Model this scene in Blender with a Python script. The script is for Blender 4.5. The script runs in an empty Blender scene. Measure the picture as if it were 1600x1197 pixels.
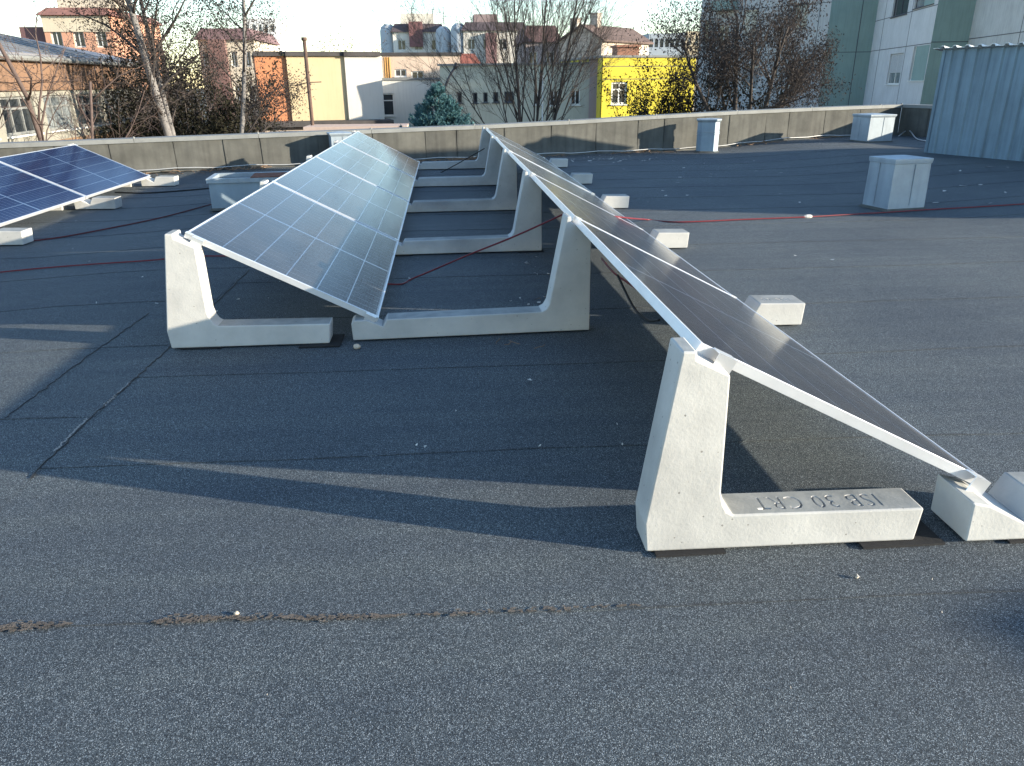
import bpy, math, random
from mathutils import Vector, Matrix
random.seed(7)
R = math.radians
scene = bpy.context.scene
col = scene.collection

# ---------------------------------------------------------------- camera
W, H, F = 1600.0, 1197.0, 1187.6
CAMH, PITCH, YAW, ROLL = 1.4042, 0.3776, 0.0842, -0.0068
_d = Vector((math.sin(YAW)*math.cos(PITCH), math.cos(YAW)*math.cos(PITCH), -math.sin(PITCH)))
_r = Vector((math.cos(YAW), -math.sin(YAW), 0.0))
_u = _r.cross(_d)
_r2 = _r*math.cos(ROLL) + _u*math.sin(ROLL)
_u2 = -_r*math.sin(ROLL) + _u*math.cos(ROLL)
cam_d = bpy.data.cameras.new('camera')
cam = bpy.data.objects.new('camera', cam_d); col.objects.link(cam)
cam.matrix_world = Matrix(((_r2.x, _u2.x, -_d.x, 0), (_r2.y, _u2.y, -_d.y, 0), (_r2.z, _u2.z, -_d.z, CAMH), (0, 0, 0, 1)))
cam_d.sensor_width = 36.0
cam_d.lens = F/W*36.0
cam_d.clip_start = 0.05
cam_d.clip_end = 5000
scene.camera = cam

# ---------------------------------------------------------------- light
SUN_EL, SHADOW_AZ = R(12.6), R(161.6)
sun_h = Vector((-math.cos(SHADOW_AZ), -math.sin(SHADOW_AZ), 0))
sun_v = (sun_h*math.cos(SUN_EL) + Vector((0, 0, math.sin(SUN_EL)))).normalized()
world = bpy.data.worlds.new('World'); scene.world = world; world.use_nodes = True
nt = world.node_tree; nt.nodes.clear()
sky = nt.nodes.new('ShaderNodeTexSky'); sky.sky_type = 'NISHITA'; sky.sun_disc = False
sky.sun_elevation = SUN_EL
sky.sun_rotation = math.atan2(sun_v.x, sun_v.y)
sky.altitude = 100; sky.air_density = 1.0; sky.dust_density = 0.15; sky.ozone_density = 1.9
bg = nt.nodes.new('ShaderNodeBackground'); bg.inputs['Strength'].default_value = 0.15
wo = nt.nodes.new('ShaderNodeOutputWorld')
nt.links.new(sky.outputs[0], bg.inputs[0]); nt.links.new(bg.outputs[0], wo.inputs[0])
sl = bpy.data.lights.new('sun', 'SUN'); sl.energy = 4.4; sl.angle = R(0.53); sl.color = (1.0, 0.89, 0.71)
so = bpy.data.objects.new('sun', sl); col.objects.link(so)
so.rotation_euler = (-sun_v).to_track_quat('-Z', 'Y').to_euler()
so.location = (20, -10, 12)
scene.view_settings.view_transform = 'Standard'
scene.view_settings.look = 'None'
scene.view_settings.exposure = 1.55
scene.view_settings.gamma = 1.0

# ---------------------------------------------------------------- helpers
def ray(u, v):
    return _d + _r2*((u - W/2)/F) - _u2*((v - H/2)/F)
CAM = Vector((0, 0, CAMH))
def P(u, v, Y):                       # point of the picture ray at depth Y
    q = ray(u, v); return CAM + q*(Y/q.y)
def G(u, v, z=0.0):                   # point of the picture ray at height z
    q = ray(u, v); return CAM + q*((z - CAMH)/q.z)

class MB:
    def __init__(s): s.v = []; s.f = []; s.m = []; s.cm = 0
    def add(s, vs, fs):
        b = len(s.v); s.v.extend(tuple(x) for x in vs)
        for f in fs: s.f.append(tuple(i + b for i in f)); s.m.append(s.cm)
    def box(s, x0, x1, y0, y1, z0, z1):
        s.add([(x0,y0,z0),(x1,y0,z0),(x1,y1,z0),(x0,y1,z0),(x0,y0,z1),(x1,y0,z1),(x1,y1,z1),(x0,y1,z1)],
              [(0,3,2,1),(4,5,6,7),(0,1,5,4),(1,2,6,5),(2,3,7,6),(3,0,4,7)])
    def obox(s, o, a, b, c):          # corner o, edge vectors a,b,c (right handed)
        o, a, b, c = Vector(o), Vector(a), Vector(b), Vector(c)
        p = [o, o+a, o+a+b, o+b, o+c, o+a+c, o+a+b+c, o+b+c]
        s.add(p, [(0,3,2,1),(4,5,6,7),(0,1,5,4),(1,2,6,5),(2,3,7,6),(3,0,4,7)])
    def prism_y(s, prof, y0, y1):     # profile in xz, counter-clockwise seen from -y
        n = len(prof)
        s.add([(x, y0, z) for x, z in prof] + [(x, y1, z) for x, z in prof],
              [tuple(range(n)), tuple(range(2*n-1, n-1, -1))] + [(i, n+i, n+(i+1) % n, (i+1) % n) for i in range(n)])
    def prism_z(s, prof, z0, z1):
        n = len(prof)
        s.add([(x, y, z0) for x, y in prof] + [(x, y, z1) for x, y in prof],
              [tuple(range(n-1, -1, -1)), tuple(range(n, 2*n))] + [(i, (i+1) % n, n+(i+1) % n, n+i) for i in range(n)])
    def quad(s, a, b, c, d): s.add([a, b, c, d], [(0, 1, 2, 3)])
    def tube(s, pts, rads, n=6, cap=True):
        pts = [Vector(p) for p in pts]; base = len(s.v)
        t0 = (pts[1]-pts[0]).normalized()
        a = t0.orthogonal().normalized()
        for i, p in enumerate(pts):
            t = (pts[min(i+1, len(pts)-1)] - pts[max(i-1, 0)])
            t = t.normalized() if t.length > 1e-9 else t0
            a = (a - t*a.dot(t))
            a = a.normalized() if a.length > 1e-6 else t.orthogonal().normalized()
            b = t.cross(a); r = rads[i] if not isinstance(rads, (int, float)) else rads
            for k in range(n):
                an = 2*math.pi*k/n; s.v.append(tuple(p + (a*math.cos(an) + b*math.sin(an))*r))
        for i in range(len(pts)-1):
            for k in range(n):
                k2 = (k+1) % n
                s.f.append((base+i*n+k, base+i*n+k2, base+(i+1)*n+k2, base+(i+1)*n+k)); s.m.append(s.cm)
        if cap:
            e = base+(len(pts)-1)*n
            s.f.append(tuple(e+k for k in range(n))); s.m.append(s.cm)
            s.f.append(tuple(base+k for k in range(n-1, -1, -1))); s.m.append(s.cm)
    def mesh(s, name, mats, smooth=False):
        me = bpy.data.meshes.new(name); me.from_pydata(s.v, [], s.f)
        for m in (mats if isinstance(mats, (list, tuple)) else [mats]): me.materials.append(m)
        if len(me.materials) > 1: me.polygons.foreach_set('material_index', s.m)
        if smooth: me.polygons.foreach_set('use_smooth', [True]*len(me.polygons))
        me.update(); return me
    def build(s, name, mats, parent=None, smooth=False):
        o = bpy.data.objects.new(name, s.mesh(name, mats, smooth)); col.objects.link(o)
        if parent is not None: o.parent = parent
        return o

def link(name, me, parent=None):
    o = bpy.data.objects.new(name, me); col.objects.link(o)
    if parent is not None: o.parent = parent
    return o
def tag(o, label=None, cat=None, group=None, kind=None):
    if label: o['label'] = label
    if cat: o['category'] = cat
    if group: o['group'] = group
    if kind: o['kind'] = kind
    return o
def empty(name, loc=(0, 0, 0), rz=0.0):
    o = bpy.data.objects.new(name, None); col.objects.link(o); o.location = loc; o.rotation_euler = (0, 0, rz)
    o.empty_display_size = 0.1
    return o
def copy_tree(o, parent=None):
    c = o.copy(); col.objects.link(c)
    if parent is not None: c.parent = parent
    for ch in list(o.children): copy_tree(ch, c)
    return c
def bevel(o, w, seg=2):
    m = o.modifiers.new('bevel', 'BEVEL'); m.width = w; m.segments = seg; m.limit_method = 'ANGLE'; m.angle_limit = R(25)
    return o

# ---------------------------------------------------------------- materials
def mat(name, colr=(.5, .5, .5), rough=.8, metal=0.0, var=0.0, scale=4.0, bump=0.0, bscale=60.0, tint=None, spec=.3,
        streak=0.0, detail=6, obj=True):
    m = bpy.data.materials.new(name); m.use_nodes = True; n = m.node_tree; L = n.links
    b = n.nodes['Principled BSDF']; b.inputs['Roughness'].default_value = rough; b.inputs['Metallic'].default_value = metal
    b.inputs['Specular IOR Level'].default_value = spec
    b.inputs['Base Color'].default_value = (*colr, 1)
    tc = n.nodes.new('ShaderNodeTexCoord'); src = tc.outputs['Object']
    if not obj:
        ge = n.nodes.new('ShaderNodeNewGeometry'); src = ge.outputs['Position']
    last = None
    if var > 0:
        no = n.nodes.new('ShaderNodeTexNoise'); no.inputs['Scale'].default_value = scale; no.inputs['Detail'].default_value = detail
        no.inputs['Roughness'].default_value = .65
        L.new(src, no.inputs['Vector'])
        rp = n.nodes.new('ShaderNodeValToRGB'); rp.color_ramp.elements[0].position = .3; rp.color_ramp.elements[1].position = .7
        c2 = tint or colr
        rp.color_ramp.elements[0].color = (*[max(0, c*(1-var)) for c in colr], 1)
        rp.color_ramp.elements[1].color = (*[min(1, c*(1+var)) for c in c2], 1)
        L.new(no.outputs['Fac'], rp.inputs[0]); last = rp.outputs[0]
    if streak > 0:
        mp = n.nodes.new('ShaderNodeMapping'); mp.inputs['Scale'].default_value = (5, 5, .35); L.new(src, mp.inputs[0])
        n2 = n.nodes.new('ShaderNodeTexNoise'); n2.inputs['Scale'].default_value = 2.0; n2.inputs['Detail'].default_value = 5
        L.new(mp.outputs[0], n2.inputs['Vector'])
        r2 = n.nodes.new('ShaderNodeValToRGB'); r2.color_ramp.elements[0].position = .45; r2.color_ramp.elements[1].position = .75
        r2.color_ramp.elements[0].color = (1, 1, 1, 1); r2.color_ramp.elements[1].color = (1-streak, 1-streak, 1-streak*.95, 1)
        L.new(n2.outputs['Fac'], r2.inputs[0])
        mx = n.nodes.new('ShaderNodeMix'); mx.data_type = 'RGBA'; mx.blend_type = 'MULTIPLY'; mx.inputs[0].default_value = 1
        if last is not None: L.new(last, mx.inputs[6])
        else: mx.inputs[6].default_value = (*colr, 1)
        L.new(r2.outputs[0], mx.inputs[7]); last = mx.outputs[2]
    if last is not None: L.new(last, b.inputs['Base Color'])
    if bump > 0:
        nb = n.nodes.new('ShaderNodeTexNoise'); nb.inputs['Scale'].default_value = bscale; nb.inputs['Detail'].default_value = 5
        L.new(src, nb.inputs['Vector'])
        bp = n.nodes.new('ShaderNodeBump'); bp.inputs['Strength'].default_value = bump; bp.inputs['Distance'].default_value = .01
        L.new(nb.outputs['Fac'], bp.inputs['Height']); L.new(bp.outputs[0], b.inputs['Normal'])
    return m

def mat_felt():
    # mineral granule bitumen felt: grain speckle, tar bleed along the lap, brown silt in patches
    m = bpy.data.materials.new('bitumen_felt'); m.use_nodes = True; n = m.node_tree; L = n.links
    b = n.nodes['Principled BSDF']; b.inputs['Roughness'].default_value = .82; b.inputs['Specular IOR Level'].default_value = .35
    ge = n.nodes.new('ShaderNodeNewGeometry'); pos = ge.outputs['Position']
    vo = n.nodes.new('ShaderNodeTexVoronoi'); vo.inputs['Scale'].default_value = 520; L.new(pos, vo.inputs['Vector'])
    rp = n.nodes.new('ShaderNodeValToRGB'); e = rp.color_ramp.elements
    e[0].position = 0; e[0].color = (.012, .014, .018, 1); e[1].position = 1; e[1].color = (.36, .39, .40, 1)
    k = rp.color_ramp.elements.new(.55); k.color = (.053, .065, .073, 1)
    k = rp.color_ramp.elements.new(.85); k.color = (.108, .127, .137, 1)
    sx = n.nodes.new('ShaderNodeSeparateColor'); L.new(vo.outputs['Color'], sx.inputs[0]); L.new(sx.outputs[0], rp.inputs[0])
    # large patches
    n1 = n.nodes.new('ShaderNodeTexNoise'); n1.inputs['Scale'].default_value = .8; n1.inputs['Detail'].default_value = 7; L.new(pos, n1.inputs['Vector'])
    r1 = n.nodes.new('ShaderNodeValToRGB'); r1.color_ramp.elements[0].position = .3; r1.color_ramp.elements[1].position = .72
    r1.color_ramp.elements[0].color = (.76, .79, .84, 1); r1.color_ramp.elements[1].color = (1.16, 1.14, 1.10, 1); L.new(n1.outputs['Fac'], r1.inputs[0])
    mx = n.nodes.new('ShaderNodeMix'); mx.data_type = 'RGBA'; mx.blend_type = 'MULTIPLY'; mx.inputs[0].default_value = 1
    L.new(rp.outputs[0], mx.inputs[6]); L.new(r1.outputs[0], mx.inputs[7])
    # streaks running along the strips
    mp = n.nodes.new('ShaderNodeMapping'); mp.inputs['Scale'].default_value = (.35, 6, 1); L.new(pos, mp.inputs[0])
    n2 = n.nodes.new('ShaderNodeTexNoise'); n2.inputs['Scale'].default_value = 1.3; n2.inputs['Detail'].default_value = 4; L.new(mp.outputs[0], n2.inputs['Vector'])
    r2 = n.nodes.new('ShaderNodeValToRGB'); r2.color_ramp.elements[0].position = .35; r2.color_ramp.elements[1].position = .7
    r2.color_ramp.elements[0].color = (.86, .87, .9, 1); r2.color_ramp.elements[1].color = (1.07, 1.06, 1.03, 1); L.new(n2.outputs['Fac'], r2.inputs[0])
    mx2 = n.nodes.new('ShaderNodeMix'); mx2.data_type = 'RGBA'; mx2.blend_type = 'MULTIPLY'; mx2.inputs[0].default_value = 1
    L.new(mx.outputs[2], mx2.inputs[6]); L.new(r2.outputs[0], mx2.inputs[7])
    # tar bleed / silt near the lap: uses the sheet's own v coordinate stored as an attribute
    at = n.nodes.new('ShaderNodeAttribute'); at.attribute_name = 'lap'
    n3 = n.nodes.new('ShaderNodeTexNoise'); n3.inputs['Scale'].default_value = 5; n3.inputs['Detail'].default_value = 6; L.new(pos, n3.inputs['Vector'])
    ad = n.nodes.new('ShaderNodeMath'); ad.operation = 'MULTIPLY_ADD'; ad.inputs[1].default_value = .055; L.new(n3.outputs['Fac'], ad.inputs[0])
    ad.inputs[2].default_value = -.026
    su = n.nodes.new('ShaderNodeMath'); su.operation = 'ADD'; L.new(at.outputs['Fac'], su.inputs[0]); L.new(ad.outputs[0], su.inputs[1])
    lt = n.nodes.new('ShaderNodeMath'); lt.operation = 'LESS_THAN'; lt.inputs[1].default_value = .006; L.new(su.outputs[0], lt.inputs[0])
    sc_ = n.nodes.new('ShaderNodeMath'); sc_.operation = 'MULTIPLY'; sc_.inputs[1].default_value = .4; L.new(lt.outputs[0], sc_.inputs[0])
    mx3 = n.nodes.new('ShaderNodeMix'); mx3.data_type = 'RGBA'; L.new(sc_.outputs[0], mx3.inputs[0]); L.new(mx2.outputs[2], mx3.inputs[6])
    mx3.inputs[7].default_value = (.022, .022, .024, 1)
    # pale chips lying in the grain
    v2 = n.nodes.new('ShaderNodeTexVoronoi'); v2.inputs['Scale'].default_value = 9; L.new(pos, v2.inputs['Vector'])
    l2 = n.nodes.new('ShaderNodeMath'); l2.operation = 'LESS_THAN'; l2.inputs[1].default_value = .006; L.new(v2.outputs['Distance'], l2.inputs[0])
    mx4 = n.nodes.new('ShaderNodeMix'); mx4.data_type = 'RGBA'; L.new(l2.outputs[0], mx4.inputs[0]); L.new(mx3.outputs[2], mx4.inputs[6])
    mx4.inputs[7].default_value = (.30, .29, .27, 1)
    L.new(mx4.outputs[2], b.inputs['Base Color'])
    bp = n.nodes.new('ShaderNodeBump'); bp.inputs['Strength'].default_value = .55; bp.inputs['Distance'].default_value = .0016
    L.new(vo.outputs['Distance'], bp.inputs['Height'])
    n4 = n.nodes.new('ShaderNodeTexNoise'); n4.inputs['Scale'].default_value = 3.2; n4.inputs['Detail'].default_value = 3; L.new(pos, n4.inputs['Vector'])
    bp2 = n.nodes.new('ShaderNodeBump'); bp2.inputs['Strength'].default_value = .35; bp2.inputs['Distance'].default_value = .02
    L.new(n4.outputs['Fac'], bp2.inputs['Height']); L.new(bp2.outputs[0], bp.inputs['Normal']); L.new(bp.outputs[0], b.inputs['Normal'])
    return m

def mat_concrete():
    m = bpy.data.materials.new('cast_concrete'); m.use_nodes = True; n = m.node_tree; L = n.links
    b = n.nodes['Principled BSDF']; b.inputs['Roughness'].default_value = .78; b.inputs['Specular IOR Level'].default_value = .3
    tc = n.nodes.new('ShaderNodeTexCoord'); oi = n.nodes.new('ShaderNodeObjectInfo')
    ad = n.nodes.new('ShaderNodeVectorMath'); ad.operation = 'MULTIPLY_ADD'; L.new(oi.outputs['Random'], ad.inputs[0]); ad.inputs[1].default_value = (31, 17, 9)
    L.new(tc.outputs['Object'], ad.inputs[2]); pos = ad.outputs[0]
    n1 = n.nodes.new('ShaderNodeTexNoise'); n1.inputs['Scale'].default_value = 5; n1.inputs['Detail'].default_value = 8; n1.inputs['Roughness'].default_value = .68; L.new(pos, n1.inputs['Vector'])
    rp = n.nodes.new('ShaderNodeValToRGB'); rp.color_ramp.elements[0].position = .28; rp.color_ramp.elements[1].position = .72
    rp.color_ramp.elements[0].color = (.44, .43, .405, 1); rp.color_ramp.elements[1].color = (.55, .535, .50, 1); L.new(n1.outputs['Fac'], rp.inputs[0])
    vo = n.nodes.new('ShaderNodeTexVoronoi'); vo.inputs['Scale'].default_value = 34; L.new(pos, vo.inputs['Vector'])
    sx = n.nodes.new('ShaderNodeSeparateColor'); L.new(vo.outputs['Color'], sx.inputs[0])
    th = n.nodes.new('ShaderNodeMath'); th.operation = 'MULTIPLY'; th.inputs[1].default_value = .20; L.new(sx.outputs[0], th.inputs[0])
    pw = n.nodes.new('ShaderNodeMath'); pw.operation = 'SUBTRACT'; pw.inputs[1].default_value = .062; L.new(th.outputs[0], pw.inputs[0])
    lt = n.nodes.new('ShaderNodeMath'); lt.operation = 'LESS_THAN'; L.new(vo.outputs['Distance'], lt.inputs[0]); L.new(pw.outputs[0], lt.inputs[1])
    mx = n.nodes.new('ShaderNodeMix'); mx.data_type = 'RGBA'; L.new(lt.outputs[0], mx.inputs[0]); L.new(rp.outputs[0], mx.inputs[6])
    mx.inputs[7].default_value = (.26, .25, .23, 1)
    n5 = n.nodes.new('ShaderNodeTexNoise'); n5.inputs['Scale'].default_value = 1.7; n5.inputs['Detail'].default_value = 9; L.new(pos, n5.inputs['Vector'])
    r5 = n.nodes.new('ShaderNodeValToRGB'); r5.color_ramp.elements[0].position = .47; r5.color_ramp.elements[1].position = .74
    r5.color_ramp.elements[0].color = (1, 1, 1, 1); r5.color_ramp.elements[1].color = (.62, .62, .63, 1); L.new(n5.outputs['Fac'], r5.inputs[0])
    m5 = n.nodes.new('ShaderNodeMix'); m5.data_type = 'RGBA'; m5.blend_type = 'MULTIPLY'; m5.inputs[0].default_value = 1
    L.new(mx.outputs[2], m5.inputs[6]); L.new(r5.outputs[0], m5.inputs[7])
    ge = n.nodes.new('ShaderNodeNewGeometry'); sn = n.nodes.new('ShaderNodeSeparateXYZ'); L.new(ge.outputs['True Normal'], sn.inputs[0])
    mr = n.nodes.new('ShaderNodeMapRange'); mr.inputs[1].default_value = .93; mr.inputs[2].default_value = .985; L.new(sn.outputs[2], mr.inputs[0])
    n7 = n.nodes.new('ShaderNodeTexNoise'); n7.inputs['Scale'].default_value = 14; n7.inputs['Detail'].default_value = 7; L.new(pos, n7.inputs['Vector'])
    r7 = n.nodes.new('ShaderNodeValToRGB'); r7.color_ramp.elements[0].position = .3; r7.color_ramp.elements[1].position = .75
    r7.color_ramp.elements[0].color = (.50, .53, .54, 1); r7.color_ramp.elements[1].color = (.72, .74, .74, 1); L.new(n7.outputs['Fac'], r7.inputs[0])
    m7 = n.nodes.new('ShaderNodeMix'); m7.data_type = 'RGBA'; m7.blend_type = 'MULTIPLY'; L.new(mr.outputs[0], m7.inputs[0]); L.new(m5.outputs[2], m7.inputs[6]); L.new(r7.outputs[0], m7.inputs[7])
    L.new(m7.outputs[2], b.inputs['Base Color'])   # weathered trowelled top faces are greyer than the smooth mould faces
    n2 = n.nodes.new('ShaderNodeTexNoise'); n2.inputs['Scale'].default_value = 90; n2.inputs['Detail'].default_value = 5; L.new(pos, n2.inputs['Vector'])
    mul = n.nodes.new('ShaderNodeMath'); mul.operation = 'MULTIPLY_ADD'; L.new(lt.outputs[0], mul.inputs[0]); mul.inputs[1].default_value = -1.2; L.new(n2.outputs['Fac'], mul.inputs[2])
    bp = n.nodes.new('ShaderNodeBump'); bp.inputs['Strength'].default_value = .4; bp.inputs['Distance'].default_value = .002
    L.new(mul.outputs[0], bp.inputs['Height'])
    bl = n.nodes.new('ShaderNodeBump'); bl.inputs['Strength'].default_value = .25; bl.inputs['Distance'].default_value = .012; L.new(n1.outputs['Fac'], bl.inputs['Height']); L.new(bl.outputs[0], bp.inputs['Normal'])
    L.new(bp.outputs[0], b.inputs['Normal'])
    return m

def mat_cell(name='silicon_cell', ca=(.020, .022, .038), cb=(.025, .027, .046)):
    m = bpy.data.materials.new(name); m.use_nodes = True; n = m.node_tree; L = n.links
    b = n.nodes['Principled BSDF']; b.inputs['Roughness'].default_value = .45; b.inputs['Specular IOR Level'].default_value = .4
    tc = n.nodes.new('ShaderNodeTexCoord'); sp = n.nodes.new('ShaderNodeSeparateXYZ'); L.new(tc.outputs['Object'], sp.inputs[0])
    mu = n.nodes.new('ShaderNodeMath'); mu.operation = 'MULTIPLY'; mu.inputs[1].default_value = 1/.0182; L.new(sp.outputs[0], mu.inputs[0])
    fr = n.nodes.new('ShaderNodeMath'); fr.operation = 'FRACT'; L.new(mu.outputs[0], fr.inputs[0])
    lt = n.nodes.new('ShaderNodeMath'); lt.operation = 'LESS_THAN'; lt.inputs[1].default_value = .045; L.new(fr.outputs[0], lt.inputs[0])
    oi = n.nodes.new('ShaderNodeObjectInfo')
    rp = n.nodes.new('ShaderNodeValToRGB'); rp.color_ramp.elements[0].color = (*ca, 1); rp.color_ramp.elements[1].color = (*cb, 1); L.new(oi.outputs['Random'], rp.inputs[0])
    mx = n.nodes.new('ShaderNodeMix'); mx.data_type = 'RGBA'; L.new(lt.outputs[0], mx.inputs[0]); L.new(rp.outputs[0], mx.inputs[6]); mx.inputs[7].default_value = (.22, .23, .25, 1)
    L.new(mx.outputs[2], b.inputs['Base Color'])
    return m

def mat_glass(name='panel_glass', dust=.055, rough=.15, ior=1.38):
    m = bpy.data.materials.new(name); m.use_nodes = True; n = m.node_tree; L = n.links; n.nodes.clear()
    out = n.nodes.new('ShaderNodeOutputMaterial'); tr = n.nodes.new('ShaderNodeBsdfTransparent'); tr.inputs[0].default_value = (.97, .98, .98, 1)
    gl = n.nodes.new('ShaderNodeBsdfGlossy'); gl.inputs['Roughness'].default_value = rough; gl.inputs[0].default_value = (1, 1, 1, 1)
    fr = n.nodes.new('ShaderNodeFresnel'); fr.inputs[0].default_value = ior
    df = n.nodes.new('ShaderNodeBsdfDiffuse'); df.inputs[0].default_value = (.45, .40, .34, 1)
    ge = n.nodes.new('ShaderNodeTexCoord'); no = n.nodes.new('ShaderNodeTexNoise'); no.inputs['Scale'].default_value = 2.5; no.inputs['Detail'].default_value = 6
    L.new(ge.outputs['Object'], no.inputs['Vector'])
    sp = n.nodes.new('ShaderNodeSeparateXYZ'); L.new(ge.outputs['Object'], sp.inputs[0])
    mr = n.nodes.new('ShaderNodeMapRange'); mr.inputs[1].default_value = 1.04; mr.inputs[2].default_value = 1.125; mr.inputs[3].default_value = 1.0; mr.inputs[4].default_value = 4.5; L.new(sp.outputs[0], mr.inputs[0])
    m0 = n.nodes.new('ShaderNodeMath'); m0.operation = 'MULTIPLY'; L.new(no.outputs['Fac'], m0.inputs[0]); L.new(mr.outputs[0], m0.inputs[1])
    ml = n.nodes.new('ShaderNodeMath'); ml.operation = 'MULTIPLY'; ml.inputs[1].default_value = dust*2; L.new(m0.outputs[0], ml.inputs[0])
    m1 = n.nodes.new('ShaderNodeMixShader'); L.new(ml.outputs[0], m1.inputs[0]); L.new(tr.outputs[0], m1.inputs[1]); L.new(df.outputs[0], m1.inputs[2])
    m2 = n.nodes.new('ShaderNodeMixShader'); L.new(fr.outputs[0], m2.inputs[0]); L.new(m1.outputs[0], m2.inputs[1]); L.new(gl.outputs[0], m2.inputs[2])
    L.new(m2.outputs[0], out.inputs[0]); return m

def mat_leaf(name, c1, c2, trans=.25):
    m = bpy.data.materials.new(name); m.use_nodes = True; n = m.node_tree; L = n.links; n.nodes.clear()
    out = n.nodes.new('ShaderNodeOutputMaterial')
    ge = n.nodes.new('ShaderNodeNewGeometry'); no = n.nodes.new('ShaderNodeTexNoise'); no.inputs['Scale'].default_value = 1.6; no.inputs['Detail'].default_value = 8; no.inputs['Roughness'].default_value = .8
    L.new(ge.outputs['Position'], no.inputs['Vector'])
    rp = n.nodes.new('ShaderNodeValToRGB'); rp.color_ramp.elements[0].position = .32; rp.color_ramp.elements[1].position = .68
    rp.color_ramp.elements[0].color = (*c1, 1); rp.color_ramp.elements[1].color = (*c2, 1); L.new(no.outputs['Fac'], rp.inputs[0])
    d = n.nodes.new('ShaderNodeBsdfDiffuse'); t = n.nodes.new('ShaderNodeBsdfTranslucent'); L.new(rp.outputs[0], d.inputs[0]); L.new(rp.outputs[0], t.inputs[0])
    mx = n.nodes.new('ShaderNodeMixShader'); mx.inputs[0].default_value = trans; L.new(d.outputs[0], mx.inputs[1]); L.new(t.outputs[0], mx.inputs[2])
    L.new(mx.outputs[0], out.inputs[0]); return m

M = {}
M['felt'] = mat_felt()
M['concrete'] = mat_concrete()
M['cell'] = mat_cell()
M['glass'] = mat_glass()
M['alu'] = mat('anodised_aluminium', (.72, .73, .75), .38, .55, var=.06, scale=8)
M['alu_bright'] = mat('mill_aluminium', (.80, .80, .80), .3, .7)
M['backsheet'] = mat('white_backsheet', (.84, .85, .86), .5)
M['rubber'] = mat('black_rubber_mat', (.018, .018, .019), .85, var=.25, scale=60, bump=.3, bscale=300)
M['wallfelt'] = mat('parapet_felt', (.098, .097, .086), .9, var=.28, scale=2.2, bump=.35, bscale=160, streak=.30, obj=False)
M['coping'] = mat('coping_sheet', (.20, .205, .20), .7, .1, var=.16, scale=3, obj=False)
M['galv'] = mat('painted_sheet_metal', (.25, .315, .37), .5, .15, var=.12, scale=3, streak=.14, bump=.06, bscale=7)
M['galv2'] = mat('pale_sheet_metal', (.31, .36, .40), .5, .15, var=.12, scale=3, streak=.18, bump=.06, bscale=7)
M['rust'] = mat('rusty_sheet', (.16, .055, .03), .9, var=.4, scale=20)
M['shed'] = mat('shed_corrugated_steel', (.175, .25, .305), .5, .2, var=.13, scale=1.6, streak=.35, obj=False)
M['shed_roof'] = mat('shed_roof_sheet', (.62, .62, .60), .5, .3, var=.15, scale=3)
M['redcable'] = mat('red_cable_sheath', (.15, .018, .024), .45)
M['blackcable'] = mat('black_cable_sheath', (.012, .012, .013), .5)
M['wire'] = mat('galvanised_wire', (.55, .55, .54), .45, .5)
M['chip'] = mat('pale_chip', (.55, .52, .47), .9, var=.3, scale=30)
M['twig'] = mat('dry_twig', (.20, .13, .085), .9, var=.4, scale=20)
M['pebble'] = mat('pebble', (.50, .42, .33), .8, var=.25, scale=40)
M['silt'] = mat('brown_silt', (.125, .103, .085), .95, var=.35, scale=40, bump=.5, bscale=220)

# ================================================================ OUR ROOF
PSL, PY0 = 0.276, 15.29                     # line of the far parapet: y = PY0 + PSL x
pd = Vector((1, PSL, 0)).normalized()        # along the parapet
pn = Vector((pd.y, -pd.x, 0))                # towards the camera
def par(x): return Vector((x, PY0 + PSL*x, 0))
_PH = [(-7.2, .51), (-3.5, .55), (1.6, .61), (4.1, .69), (5.7, .74), (8.2, .786), (10.9, .818)]
def par_h(x):
    for (a, ha), (b, hb) in zip(_PH, _PH[1:]):
        if x <= b: return ha + (hb-ha)*max(0, (x-a)/(b-a))
    return .818
def roofz(x, y=5.0):                         # the felt rises gently to the right hand corner and dips on the left
    t = min(1, max(0, (x-5.0)/3.6)); q = min(1, max(0, (-2.2-x)/1.9)); f = min(1, max(0, (14.2-y)/1.2))
    return .15*t*t*(3-2*t) - .085*q*q*(3-2*q)*f
def GR(u, v):
    z = 0.0
    for _ in range(30): p = G(u, v, z); z = .5*z + .5*roofz(p.x, p.y)
    return p
XC = 10.87                                   # far corner
corner = par(XC)

roof = empty('roof'); tag(roof, kind='structure')
def strip(x0, x1, y0, y1):
    """one felt sheet, lap edge (near side) proud of the neighbour below; clipped by the parapet"""
    n = max(2, int((x1-x0)/.5)); mb = MB(); lap = []
    ph = random.uniform(0, 9)
    sl_ = -.042*max(0, min(1, (3.76-y0)/2))
    def wob(x): return .012*math.sin(x*1.3+ph) + .006*math.sin(x*4.1+ph*2) + sl_*max(-2.2, min(3, x))
    rows = [(0, 0, .0), (0, .0036, 0.), (.03, .0035, .03), (.12, .0031, .12), (.5, .0018, .5), ((y1-y0)+.16, .0004, 1.0)]
    for i in range(n+1):
        x = x0 + (x1-x0)*i/n
        for dy, z, la in rows:
            lim = PY0 + PSL*x - .01
            y = y0 + dy + wob(x)
            mb.v.append((x, min(y, max(lim, y0-30)), z + roofz(x, min(y, lim)))); lap.append(la)
    k = len(rows)
    for i in range(n):
        for j in range(k-1):
            a = i*k+j
            mb.f.append((a, a+k, a+k+1, a+1)); mb.m.append(0)
    me = mb.mesh('membrane_strip', M['felt'])
    at = me.attributes.new('lap', 'FLOAT', 'POINT'); at.data.foreach_set('value', lap)
    o = link('membrane_strip', me, roof); return o
XR = 22.0
y = -5.22
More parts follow.
